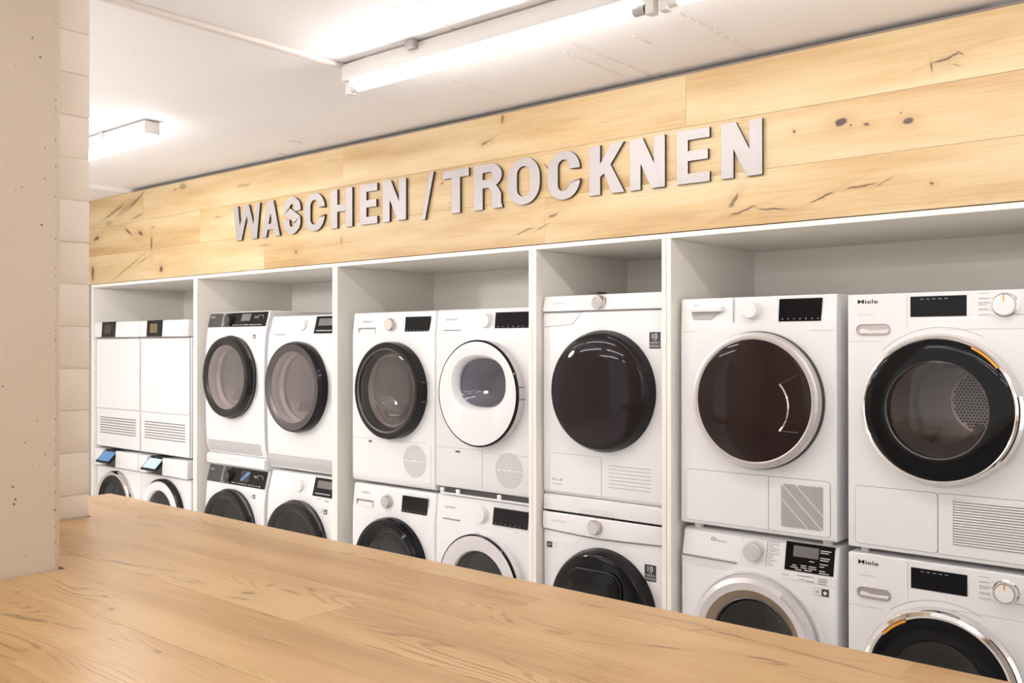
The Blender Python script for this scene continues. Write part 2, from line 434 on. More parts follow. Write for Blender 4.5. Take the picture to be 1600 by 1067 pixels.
# ------------------------------------------------------------------ the room
FRONT = 3.06      # front edges of the niche cabinets
CEIL = 2.577
def struct(name, mb, m, label, cat, **k):
    return tag(obj(name, mb, m, **k), label, cat, kind='structure')
struct('floor', MB().box(-6.95, 3.2, -5.2, 4.0, -0.1, 0.0), 'floor_stone', 'grey stone floor of the appliance showroom', 'floor')
struct('wall_back', MB().box(-6.95, 3.2, 3.86, 3.98, 0, CEIL), 'wall_paint', 'plain pale wall behind the appliance cabinets', 'wall')
struct('wall_left', MB().box(-6.95, -6.81, -5.2, 3.86, 0, CEIL), 'wall_paint', 'pale wall at the far left end of the cabinets', 'wall')
ceil = struct('ceiling', MB().box(-6.95, 3.2, -5.2, 3.98, CEIL, CEIL + 0.1), 'ceiling_concrete', 'white painted concrete ceiling with formwork seams', 'ceiling')
for (xs, y0, y1, w) in ((-1.492, 2.54, 3.04, .005), (-1.55, 1.85, 2.15, .004), (-1.918, 2.55, 3.16, .006), (-2.0, 2.62, 3.0, .004), (-2.121, 1.92, 2.21, .005),
                        (-2.03, 1.95, 2.15, .005), (-2.53, 2.62, 2.85, .004), (-1.72, 2.63, 2.74, .004), (-3.9, 2.85, 2.93, .006), (-4.2, 3.0, 3.1, .006)):
    mb = MB()
    n = 9
    for i in range(n):
        a, b = y0 + (y1 - y0) * i / n, y0 + (y1 - y0) * (i + random.uniform(.65, 1.0)) / n
        j = random.uniform(-.002, .002)
        mb.box(xs - w / 2 + j, xs + w / 2 + j, a, b, CEIL - 0.003, CEIL + 0.001)
    obj('formwork_seam', mb, 'trunking', ceil)
struct('ceiling_beam', MB().box(-6.81, -5.905, -5.0, 3.8, 2.5515, CEIL), 'ceiling_concrete', 'low ceiling step at the far left end above the fascia', 'beam')
# concrete pillar and the painted block wall behind it, both standing in the counter
PX, PY = -1.933, 0.861
mb = MB()
ch = 0.014
mb.prism_z([(-2.36, 0.20), (PX, 0.20), (PX, PY - ch), (PX - ch, PY), (-2.36, PY)], 0, CEIL)
pillar = tag(obj('concrete_pillar', mb, 'pillar_concrete', smooth=0), 'beige painted concrete pillar with small pores at the left edge', 'pillar', kind='structure')
mb = MB()
for i in range(150):      # air pores in the cast face
    y, z, r = random.uniform(.24, PY - .03), random.uniform(1.12, 2.55), random.choice((.0012, .0014, .0016, .002, .0028))
    q = [(PX + .0003, y + r * random.uniform(.7, 1.2) * math.cos(a), z + r * random.uniform(.7, 1.2) * math.sin(a)) for a in [2 * PI * k / 7 for k in range(7)]]
    mb.add(q, [tuple(range(7))])
for i in range(60):       # chipped arris
    z = random.uniform(1.12, 2.5); r = random.uniform(.001, .0022)
    mb.add([(PX + .0003, PY - ch + .0004 - r, z - r), (PX + .0003, PY - ch + .0004, z - r * .4), (PX + .0003, PY - ch + .0003, z + r), (PX + .0003, PY - ch - r * .8, z + r * .7)], [(0, 1, 2, 3)])
obj('pore', mb, 'pore', pillar, smooth=0)['kind'] = 'stuff'
BX, BY = -2.468, 1.169
bw = tag(thing('block_wall', None, None), 'cream painted block wall behind the concrete pillar', 'wall', kind='structure')
obj('mortar', MB().box(-2.70, BX - .003, 0.36, BY - .003, 0, CEIL), 'brick_paint', bw)
brick_me = {}
def brick(y0, y1, z0, z1):
    key = (round(y1 - y0, 3), round(z1 - z0, 3))
    if key not in brick_me:
        o = obj('brick', MB().box(-.115, .115, 0, y1 - y0, 0, z1 - z0), 'brick_paint', bw, bevel=0.003, bseg=2)
        brick_me[key] = o.data
    else:
        o = bpy.data.objects.new('brick', brick_me[key]); C.objects.link(o); o.parent = bw
    o.location = (BX - .115 + random.uniform(-.0012, .0012), y0, z0)
z = 1.161 - .110
row = 0
while z < CEIL:
    a, b = max(z + .0015, 1.102), min(z + .1085, CEIL - .002)
    if b - a > .02:
        ends = [BY, BY - .24, BY - .48, BY - .72] if row % 2 else [BY, BY - .12, BY - .36, BY - .60, BY - .72]
        for e1, e0 in zip(ends, ends[1:]):
            brick(e0 + .006, e1, a, b)
    z += .110; row += 1

# ------------------------------------------------------------------ counter
CT = 1.10
counter = thing('countertop', 'long oak countertop with knots in the foreground, wrapped round the pillar', 'countertop', (-0.8, 0.8, 0))
def cplank(pts):
    pts = [(x + .8, y - .8) for x, y in pts]
    o = obj('plank', MB().prism_z(pts, CT - .042, CT), 'oak_counter', counter, smooth=0)
    return o
E = 0.00005
XR = 1.2
def row_rect(x0, x1, y0, y1): cplank([(x0 + E, y0 + E), (x1 - E, y0 + E), (x1 - E, y1 - E), (x0 + E, y1 - E)])
row_rect(-2.81, -1.62, 1.318, 1.397); row_rect(-1.62, -.438, 1.318, 1.397); row_rect(-.438, XR, 1.318, 1.397)
cplank([(-2.81, 1.317), (-2.81, 1.176), (-2.464, 1.176), (-2.464, 1.129), (-1.05, 1.129), (-1.05, 1.317)])
row_rect(-1.05, XR, 1.129, 1.318)
row_rect(-2.464, -1.28, .94, 1.129); row_rect(-1.28, .3, .94, 1.129); row_rect(.3, XR, .94, 1.129)
cplank([(-2.464, .939), (-2.464, .867), (-1.929, .867), (-1.929, .751), (-.62, .751), (-.62, .939)])
row_rect(-.62, XR, .75, .94)
row_rect(-1.929, -1.42, .56, .75); row_rect(-1.42, .1, .56, .75); row_rect(.1, XR, .56, .75)
row_rect(-1.929, -.9, .37, .56); row_rect(-.9, XR, .37, .56)
row_rect(-1.929, XR, .21, .37)
cb = thing('counter_base', 'pale panelled base carrying the oak countertop', 'counter base', (-0.8, 0.8, 0))
obj('carcass', MB().box(-1.07, 1.9, -.50, .48, .10, CT - .043), 'base_panel', cb, bevel=.002)
obj('plinth', MB().box(-1.03, 1.86, -.44, .42, 0, .10), 'charcoal', cb)

# ------------------------------------------------------------------ niche cabinets
T = 0.019
bays = [(-6.43, -5.112, 'far left niche cabinet, holding the square-fronted dryers'),
        (-5.110, -3.802, 'niche cabinet second from the left, behind the dark-ringed doors'),
        (-3.800, -2.505, 'middle niche cabinet, left of the single-width one'),
        (-2.503, -1.8575, 'narrow single-width niche cabinet holding one stack of machines'),
        (-1.8555, -.549, 'large niche cabinet at the right, above the machine with the silver door ring'),
        (-.547, .76, 'empty niche cabinet beyond the right edge of the picture')]
for x0, x1, lab in bays:
    w = x1 - x0
    t = thing('niche_cabinet', 'white ' + lab, 'cabinet', (x0, FRONT, 0), 'niche cabinets in the wall')
    obj('side_panel', MB().box(0, T, 0, .70, 0, 1.953), 'cabinet_white', t, bevel=.0008, bseg=1)
    obj('side_panel', MB().box(w - T, w, 0, .70, 0, 1.953), 'cabinet_white', t, bevel=.0008, bseg=1)
    obj('top_panel', MB().box(0, w, 0, .70, 1.9535, 1.972), 'cabinet_white', t, bevel=.0008, bseg=1)
    obj('back_panel', MB().box(T, w - T, .686, .70, 0, 1.953), 'cabinet_white', t)

# ------------------------------------------------------------------ wooden fascia
fas = thing('wood_fascia', 'light oak board fascia over the cabinets carrying the metal letters', 'fascia', (-3, FRONT, 1.974))
FX0, FX1 = -6.46, .76
rows = [(1.974, 2.165, [FX0, -4.403, -2.431, -.30, FX1]), (2.165, 2.357, [FX0, -5.05, -3.33, -1.10 + 1.0, FX1]), (2.357, 2.550, [FX0, -5.718, -3.732, -1.769, FX1])]
for z0, z1, xs in rows:
    for a, b in zip(xs, xs[1:]):
        mb = MB().box(a + .0004 + 3, b - .0004 + 3, -.006 + random.uniform(-.0006, .0006), .016, z0 + .0004 - 1.974, z1 - .0004 - 1.974)
        # oak boards keep world coordinates for grain and knots through the mesh itself
        o = obj('plank', mb, 'oak_fascia', fas, bevel=.0004, bseg=1, smooth=0)
obj('backing', MB().box(FX0 + 3, FX1 + 3, .017, .035, 0, 2.5655 - 1.974), 'backing_shade', fas)  # its dark top strip stands in for shade above the planks
mb = MB().box(-.748, .76, FRONT + .036, FRONT + .30, 2.35, 2.572)
tag(obj('trim_1', mb, 'cabinet_white', bevel=.002), 'white boxed-in duct above the right end of the fascia', 'trim', kind='structure')

# shift wood coordinates: planks are children of an empty, so the texture reads local coordinates; give the mapping back
for mname, off in (('oak_fascia', (-3, FRONT, 1.974)), ('oak_counter', (-.8, .8, 0))):
    nt = MATS[mname].node_tree
    tcs = [n for n in nt.nodes if n.type == 'TEX_COORD'][0]
    add = nt.nodes.new('ShaderNodeVectorMath'); add.operation = 'ADD'; add.inputs[1].default_value = off
    for l in list(tcs.outputs['Object'].links):
        to = l.to_socket; nt.links.remove(l); nt.links.new(add.outputs[0], to)
    nt.links.new(tcs.outputs['Object'], add.inputs[0])

# ------------------------------------------------------------------ sign letters
LZ0, LZ1 = 2.145, 2.340
LH = LZ1 - LZ0
def bar(p, q, w):
    """slanted stroke with horizontal ends: p bottom-centre, q top-centre"""
    return [(p[0] - w / 2, p[1]), (p[0] + w / 2, p[1]), (q[0] + w / 2, q[1]), (q[0] - w / 2, q[1])]
def rect(x0, x1, z0, z1): return [(x0, z0), (x1, z0), (x1, z1), (x0, z1)]
def ribbon(pts, ws):
    L_, R_ = [], []
    for i, p in enumerate(pts):
        a, b = pts[max(i - 1, 0)], pts[min(i + 1, len(pts) - 1)]
        t = Vector((b[0] - a[0], b[1] - a[1])).normalized(); n = Vector((-t.y, t.x))
        w = ws[i] / 2
        L_.append((p[0] + n.x * w, p[1] + n.y * w)); R_.append((p[0] - n.x * w, p[1] - n.y * w))
    return L_, R_
def glyph(ch, w):
    """front polygons of a heavy condensed capital, width w, height LH; quads strips for the curves"""
    h = LH; s = .052 if w > .15 else .046; hb = .036
    polys = []; strips = []
    if ch == 'W':
        k = w * .205; st = .046
        polys = [bar((k, 0), (st / 2, h), st), bar((k + .004, 0), (w / 2, h), st), bar((w - k - .004, 0), (w / 2, h), st), bar((w - k, 0), (w - st / 2, h), st)]
    elif ch == 'A':
        st = .048
        polys = [bar((st / 2, 0), (w / 2 - .004, h), st), bar((w - st / 2, 0), (w / 2 + .004, h), st), rect(w * .28, w * .72, h * .20, h * .36)]
    elif ch == 'H':
        polys = [rect(0, s, 0, h), rect(w - s, w, 0, h), rect(s, w - s, h * .42, h * .60)]
    elif ch == 'E':
        polys = [rect(0, s, 0, h), rect(s, w, 0, hb), rect(s, w, h - hb, h), rect(s, w * .95, h * .42, h * .42 + hb)]
    elif ch == 'N':
        polys = [rect(0, s * .92, 0, h), rect(w - s * .92, w, 0, h), bar((w - s * .55, 0), (s * .55, h), s * 1.1)]
    elif ch == '/':
        polys = [bar((.012, -.012), (w - .012, h + .008), .024)]
    elif ch == 'T':
        polys = [rect(w / 2 - s / 2, w / 2 + s / 2, 0, h - hb), rect(0, w, h - hb, h)]
    elif ch == 'K':
        polys = [rect(0, s, 0, h), [(s, h * .36), (s + .03, h * .45), (w - .002, h), (w - s - .008, h), (s, h * .62)],
                 [(s + .012, h * .50), (w - s - .006, 0), (w, 0), (w * .60, h * .60), (s + .03, h * .64)]]
    elif ch == 'O':
        o_, i_ = rrect(0, w, 0, h, w * .47, 10), rrect(s, w - s, hb * .95, h - hb * .95, (w - 2 * s) * .47, 10)
        strips = [(o_ + o_[:1], i_ + i_[:1])]
    elif ch == 'C':
        o_, i_ = rrect(0, w, 0, h, w * .47, 10), rrect(s, w - s, hb * .95, h - hb * .95, (w - 2 * s) * .47, 10)
        n = len(o_)
        o2, i2 = o_[11:] + o_[:11], i_[11:] + i_[:11]      # start at right upper side, run over the top to the left and the bottom
        o2 = [(w, h * .62)] + o2 + [(w, h * .37)]; i2 = [(w - s, h * .62)] + i2 + [(w - s, h * .37)]
        strips = [(o2, i2)]
    elif ch == 'S':
        pts = []
        r = w / 2 - s / 2
        for i in range(11):
            a = math.radians(-8 + 196 * i / 10); pts.append((w / 2 + r * math.cos(a), h - hb / 2 - (h * .26) + (h * .26 - 0) * math.sin(a)))
        for i in range(1, 11):
            a = math.radians(188 + 0 - 0); pass
        lower = []
        for i in range(11):
            a = math.radians(172 + 196 * i / 10); lower.append((w / 2 + r * math.cos(a), hb / 2 + h * .26 + (h * .26) * math.sin(a)))
        lower = lower[::-1]
        mid = [(w / 2 - r * .75, h * .60), (w / 2, h * .505), (w / 2 + r * .75, h * .40)]
        pts = pts + mid + lower
        ws = [s if (i < 3 or 8 <= i <= 16 or i > 21) else hb * 1.12 for i in range(len(pts))]
        strips = [ribbon(pts, ws)]
    elif ch == 'R':
        o_ = [(s, h)]; i_ = [(s, h - hb)]
        r = h * .265
        for i in range(13):
            a = PI / 2 - PI * i / 12
            o_.append((w - .004 - w * .42 + w * .42 * math.cos(a), h - r + r * math.sin(a)))
            i_.append((w - .004 - w * .42 + (w * .42 - s * .98) * math.cos(a) - .0, h - r + (r - hb) * math.sin(a)))
        o_.append((s, h - 2 * r)); i_.append((s, h - 2 * r + hb))
        strips = [(o_, i_)]
        polys = [rect(0, s, 0, h)]
        lo = [(w * .62, h - 2 * r + hb), (w * .86, h * .44), (w - .008, h * .32), (w - .008, h * .12), (w, 0)]
        li = [(w * .50, h - 2 * r + .004), (w * .60, h * .40), (w - s - .008, h * .30), (w - s - .008, h * .10), (w - s - .002, 0)]
        strips.append((lo, li))
    return polys, strips

def make_letter(ch, x0, x1, label):
    mb = MB(); w = x1 - x0
    polys, strips = glyph(ch, w)
    for q0 in polys:
        p = q0
        area = sum(p[i][0] * p[(i + 1) % len(p)][1] - p[(i + 1) % len(p)][0] * p[i][1] for i in range(len(p)))
        if area < 0: p = p[::-1]
        mb.prism(p, -.012 - .0003 * polys.index(q0), 0, 1)
    for si, (a, b) in enumerate(strips):
        n = len(a); yf = -.0125 - .0004 * (si + len(polys))
        vs = [(x, yf, z) for x, z in a] + [(x, yf, z) for x, z in b] + [(x, 0, z) for x, z in a] + [(x, 0, z) for x, z in b]
        mb.add(vs, [(i, i + 1, n + i + 1, n + i) for i in range(n - 1)], 0)
        mb.add(vs, [(2 * n + i, 3 * n + i, 3 * n + i + 1, 2 * n + i + 1) for i in range(n - 1)], 1)
        mb.add(vs, [(i, 2 * n + i, 2 * n + i + 1, i + 1) for i in range(n - 1)], 1)
        mb.add(vs, [(n + i, n + i + 1, 3 * n + i + 1, 3 * n + i) for i in range(n - 1)], 1)
        if a[0] != a[-1]:
            mb.add(vs, [(0, n, 3 * n, 2 * n), (n - 1, 3 * n - 1, 4 * n - 1, 2 * n - 1)], 1)
    o = obj('sign_letter', mb, ['letter_metal', 'letter_side'], smooth=0)
    o.location = (x0, FRONT - .0075, LZ0)
    tag(o, label, 'letter', 'metal letters of the fascia sign')
LET = [('W', -4.680, -4.420, 'brushed metal letter W at the left end of the sign'),
       ('A', -4.412, -4.240, 'brushed metal letter A next to the W of the sign'),
       ('S', -4.208, -4.058, 'brushed metal letter S, third of the sign'),
       ('C', -4.028, -3.858, 'brushed metal letter C of the first word, between S and H'),
       ('H', -3.810, -3.642, 'brushed metal letter H of the first word'),
       ('E', -3.582, -3.456, 'brushed metal letter E of the first word, after the H'),
       ('N', -3.416, -3.254, 'brushed metal letter N ending the first word, before the slash'),
       ('/', -3.150, -3.070, 'brushed metal slash between the two words'),
       ('T', -3.010, -2.850, 'brushed metal letter T starting the second word'),
       ('R', -2.820, -2.652, 'brushed metal letter R of the second word'),
       ('O', -2.624, -2.448, 'brushed metal letter O of the second word'),
       ('C', -2.406, -2.242, 'brushed metal letter C of the second word, between O and K'),
       ('K', -2.196, -2.030, 'brushed metal letter K of the second word'),
       ('N', -2.005, -1.850, 'brushed metal letter N between K and E of the second word'),
       ('E', -1.799, -1.664, 'brushed metal letter E of the second word, before the last N'),
       ('N', -1.618, -1.461, 'brushed metal letter N at the right end of the sign')]
for a in LET: make_letter(*a)

# ------------------------------------------------------------------ washing machines and dryers
class Machine:
    def __init__(s, name, label, cat, x0, yf, z0, w=.594, group=None):
        s.root = thing(name, label, cat, (x0, yf, z0), group)
        s.z0 = z0; s.w = w
    def add(s, name, mb, m, parent=None, **k):
        mb.v = [(x, y, z - s.z0) for x, y, z in mb.v]
        lab = k.pop('label', None); kind = k.pop('kind', None)
        if name in ('printed_text', 'icons', 'programme_dots', 'programme_lines', 'display_print', 'care_icons', 'sticker_lines'): kind = 'stuff'
        o = obj(name, mb, m, parent or s.root, **k)
        if lab: o['label'] = lab
        if kind: o['kind'] = kind
        return o
    def body(s, z0, z1, holes=(), prof=None, depth=.60, bev=.011, mat='enamel'):
        prof = prof or [(0, z0), (0, z1), (depth, z1), (depth, z0)]
        o = s.add('body', MB().prism_x(prof, 0, s.w), mat, bevel=bev, bseg=4, smooth=40)
        for (cx, cz, r) in holes:
            c = MB().lathe([(0.0001, -.08), (r, -.08), (r, .55), (.0001, .55)], cx, cz - s.z0, 64)
            cut = obj('cutter', c, 'gasket', weld=True)
            cut.location = s.root.location
            bpy.context.view_layer.update()
            md = o.modifiers.new('b', 'BOOLEAN'); md.object = cut; md.operation = 'DIFFERENCE'; md.solver = 'EXACT'
            bpy.context.view_layer.update()
            dg = bpy.context.evaluated_depsgraph_get()
            me = bpy.data.meshes.new_from_object(o.evaluated_get(dg))
            o.modifiers.clear(); o.data = me
            cm = cut.data; bpy.data.objects.remove(cut); bpy.data.meshes.remove(cm)
            me.name = 'body'
            me.polygons.foreach_set('use_smooth', [True] * len(me.polygons))
            me.set_sharp_from_angle(angle=math.radians(40))
        s.bodyo = o
        return o
    def feet(s, z0, y0=.03):
        for x in (.06, s.w - .06):
            for y in (.06, .52):
                s.add('foot', MB().prism_z([(x + .02 * math.cos(a), y + .02 * math.sin(a)) for a in [2 * PI * i / 12 for i in range(12)]], 0, z0 + .004), 'charcoal')
    def seam(s, x0, x1, z0, z1, y=-.0006, m='seam'):
        return s.add('seam', MB().box(x0, x1, y, .002, z0, z1), m)
    def flap(s, name, x0, x1, z0, z1, r=.012, m='enamel', y=0.0, gap=.0016, gm='seam', proud=.0022):
        o = s.add(name, MB().prism(rrect(x0, x1, z0, z1, r), y - proud, y + .004), m)
        s.add('gap', MB().prism(rrect(x0 - gap, x1 + gap, z0 - gap, z1 + gap, r + gap), y - .0007, y + .004), gm, o)
        return o
    def knob(s, x, z, r, m='white_plastic', face=None, y=0.0, h=.022, mark=None):
        o = s.add('knob', MB().lathe([(r * 1.12, y), (r * 1.12, y - .003), (r, y - .004), (r * .97, y - h + .003), (r * .90, y - h), (.0001, y - h - .0005)], x, z, 40), m)
        if face:
            s.add('knob_face', MB().lathe([(r * .80, y - h - .0006), (.0001, y - h - .0012)], x, z, 32), face, o)
        if mark:
            s.add('pointer', MB().box(x - .002, x + .002, y - h - .0016, y - h, z + r * .30, z + r * .88), mark, o)
        return o
    def display(s, pts, m='black_gloss', y=0.0, screen=None, sm='lcd', icons=True, tilt=None):
        o = s.add('display', MB().prism(pts, y - .0022, y + .003), m)
        if screen:
            s.add('display_screen', MB().prism(rect(*screen), y - .0028, y), sm, o)
        if icons:
            x0, x1 = min(p[0] for p in pts), max(p[0] for p in pts); z0 = min(p[1] for p in pts); z1 = max(p[1] for p in pts)
            mb = MB(); n = 7
            for i in range(n):
                cx = x0 + (x1 - x0) * (i + .7) / (n + .4); cz = z0 + (z1 - z0) * .11
                mb.prism(rect(cx - .0022, cx + .0022, cz - .0018, cz + .0018), y - .0027, y - .002)
            s.add('icons', mb, 'print_grey', o)
        return o
    def logo(s, txt, x0, x1, z0, z1, m='print_grey', y=-.0006, bold=0.0):
        return s.add('logo_text', text_mb(txt, x0, x1, z0, z1, y, bold), m, smooth=0)
    def prints(s, lines, m='print_light', y=-.0007, parent=None):
        mb = MB()
        for (x0, x1, z, t) in lines:
            x = x0
            while x < x1:
                l = random.uniform(.003, .009); mb.box(x, min(x + l, x1), y, y + .001, z - t / 2, z + t / 2); x += l + .0016
        return s.add('printed_text', mb, m, parent)
    def drum(s, cx, cz, r=.175, y0=.02, y1=.40, back=True, holes='ring', mat='drum_metal', lifters=True, gasket='gasket'):
        dr = s.add('drum', MB().lathe([(r + .012, y0 - .012), (r, y0), (r + .02, y0 + .05), (r + .03, y1 - .03), (r + .01, y1), (.0001, y1 + .005)], cx, cz, 56), mat)
        s.add('gasket', MB().lathe([(r + .045, .002), (r + .012, -.004), (r - .004, y0 + .004), (r + .004, y0 + .03)], cx, cz, 56), gasket)
        mb = MB()
        if holes == 'plate':        # perforated rear plate
            pc = (cx + .045, cz + .01); rr = .105
            for i in range(-9, 10):
                for j in range(-9, 10):
                    x = (i + .5 * (j % 2)) * .0115; z = j * .0100
                    if x * x + z * z < rr * rr:
                        mb.prism(circle_pts(pc[0] + x, pc[1] + z, .0040, 6), y1 - .013, y1 - .009)
            s.add('rear_plate', MB().lathe([(rr + .014, y1 - .001), (rr + .010, y1 - .010), (rr, y1 - .008), (.0001, y1 - .008)], pc[0], pc[1], 48), 'silver', dr)
        else:
            for a in range(0, 360, 9):
                for k in range(6):
                    t = math.radians(a + (4 if k % 2 else 0)); y = y0 + .07 + k * .04; rad = r + .018
                    c = Vector((cx + rad * math.cos(t), y, cz + rad * math.sin(t)))
                    e1 = Vector((0, 1, 0)); e2 = Vector((-math.sin(t), 0, math.cos(t)))
                    mb.add([tuple(c + .005 * (math.cos(q) * e1 + math.sin(q) * e2)) for q in [PI / 3 * i for i in range(6)]], [tuple(range(6))])
        if holes != 'plate':
            for j in range(5):      # rows of embossed dots on the drum's rear wall, whitened to imitate glints
                for i in range(-8, 9):
                    x, z = (i + .5 * (j % 2)) * .019, .045 - j * .020
                    mb.prism(circle_pts(cx + x, cz + z, .0048, 8), y1 - .006, y1 + .004)
        s.add('perforations', mb, 'gap_black' if holes == 'plate' else 'print_white', dr, smooth=0, kind='stuff')  # ring dots are white in place of metal glints; plate holes stay dark
        if lifters:
            for a in (100, 220, 340):
                t = math.radians(a); e2 = Vector((-math.sin(t), 0, math.cos(t))); e1 = Vector((math.cos(t), 0, math.sin(t)))
                base = Vector((cx, 0, cz))
                q = [base + e1 * (r + .026) - e2 * .035, base + e1 * (r - .045), base + e1 * (r + .026) + e2 * .035]
                vs = [tuple(v + Vector((0, y0 + .06, 0))) for v in q] + [tuple(v + Vector((0, y1 - .02, 0))) for v in q]
                s.add('lifter', MB().add(vs, [(0, 1, 2), (5, 4, 3), (0, 3, 4, 1), (1, 4, 5, 2)]), 'silver', dr, bevel=.008, bseg=2)
        return dr
    def ring(s, name, prof, cx, cz, m, parent=None, seg=80, **k):
        return s.add(name, MB().lathe(prof, cx, cz, seg), m, parent, **k)
    def glass(s, cx, cz, r, y, bulge, m, parent=None, n=8, name='door_glass'):
        prof = [(max(r * math.sin(PI / 2 * (1 - i / n)), .0001), y + bulge * (math.cos(PI / 2 * (1 - i / n)))) for i in range(n + 1)]
        return s.add(name, MB().lathe(prof, cx, cz, 64), m, parent)

G_DRY = 'tumble dryers stacked on top'
G_WASH = 'washing machines in the lower row'

def grille_slots(m, x0, x1, z0, z1, n, parent=None, name='slat', t=.45, mat='vent_dark', y=-.0012, ind=True):
    p = (z1 - z0) / n
    for i in range(n):
        z = z0 + p * (i + .5)
        m.add(name, MB().prism(rrect(x0, x1, z - p * t / 2, z + p * t / 2, p * t * .48, 3), y, .003), mat, parent)

# --- first bay: two square-fronted dryers over two washers
def square_dryer(x0, label, sm):
    m = Machine('tumble_dryer', label, 'dryer', x0, 3.09, .866, group=G_DRY)
    m.body(.866, 1.608)
    z = 1.61
    cp = m.add('control_panel', MB().prism_x([(-.024, z), (-.018, 1.713), (.60, 1.713), (.60, z)], 0, m.w), 'white_gloss', bevel=.005, bseg=3)
    m.add('panel_gap', MB().box(.004, m.w - .004, -.004, .01, 1.602, 1.611), 'seam')
    d_ = m.add('display', MB().prism_x([(-.0275, z + .001), (-.0215, 1.7145), (.09, 1.7145), (.09, z + .001)], .112, .300), 'black_gloss', bevel=.001, bseg=1)
    m.add('display_screen', MB().add([(.155, -.0275, 1.635), (.245, -.0275, 1.635), (.245, -.024, 1.693), (.155, -.024, 1.693)], [(0, 1, 2, 3)]), sm, d_)
    m.flap('door_panel', .006, m.w - .006, 1.132, 1.598, .006, 'white_gloss', gm='seam_light', proud=.006)
    lo = m.flap('lower_panel', .006, m.w - .006, .874, 1.126, .006, 'enamel', gm='seam_light', proud=.004)
    grille_slots(m, .050, .540, .955, 1.075, 7, lo, y=-.0048, t=.42, mat='seam')
    return m
square_dryer(-6.405, 'square-fronted white dryer with dark display, nearest the block wall', 'lcd_dark')
square_dryer(-5.803, 'square-fronted white dryer with amber-tinted display, right of its twin', 'lcd_amber')

def tilt_washer(x0, label, kind):
    m = Machine('washing_machine', label, 'washing machine', x0, 3.09, 0, group=G_WASH)
    R, cx, cz = .232, .297, .487
    m.body(.015, .735, holes=[(cx, cz, .165)]); m.feet(.015)
    for a, b in ((0, .112), (.302, m.w)):
        m.add('control_panel', MB().prism_x([(-.026, .742), (-.022, .852), (.60, .852), (.60, .742)], a, b), 'white_gloss', bevel=.006, bseg=3)
    m.add('panel_core', MB().prism_x([(.012, .736), (.012, .850), (.598, .850), (.598, .736)], .113, .301), 'charcoal')
    d_ = m.add('display', MB().prism_x([(.000, .846), (-.068, .776), (-.070, .770), (-.060, .766), (.010, .838), (.012, .846)], .116, .298), 'black_gloss', bevel=.001, bseg=1)
    f = lambda t: (.000 - .068 * t, .846 - .070 * t)
    (ya, za), (yb, zb) = f(.12), f(.90)
    k = .0012
    m.add('display_screen', MB().add([(.128, yb - k, zb + k), (.286, yb - k, zb + k), (.286, ya - k, za + k), (.128, ya - k, za + k)], [(0, 1, 2, 3)]), 'reflect_blue' if kind == 'chrome' else 'reflect_pale', d_)  # the glow imitates a reflection on the tilted glass
    m.add('display_hinge', MB().box(.116, .298, .002, .012, .832, .852), 'gap_black', d_)
    m.drum(cx, cz, .155)
    if kind == 'chrome':
        dr = m.ring('door', [(R, 0), (R, -.030), (R - .008, -.044), (R - .02, -.046), (R - .03, -.040), (R - .03, -.03)], cx, cz, 'chrome')
        m.ring('door_frame', [(R - .03, -.042), (R - .055, -.040), (.158, -.030), (.150, -.01)], cx, cz, 'black_ring', dr)
        m.glass(cx, cz, .158, -.028, -.006, 'glass_dark', dr)
    else:
        dr = m.ring('door', [(R - .012, -.036), (R - .018, -.050), (R - .05, -.052), (.165, -.044), (.15, -.015)], cx, cz, 'white_gloss')
        m.ring('door_rim', [(R, 0), (R, -.030), (R - .012, -.040)], cx, cz, 'black_ring', dr)
        m.glass(cx, cz, .160, -.030, -.006, 'glass_dark', dr)
    return m
tilt_washer(-6.405, 'white washer with tilted screen showing a blue reflection and chrome door ring by the block wall', 'chrome')
tilt_washer(-5.803, 'white washer with tilted screen showing a bright reflection and white door ring, far left', 'white')

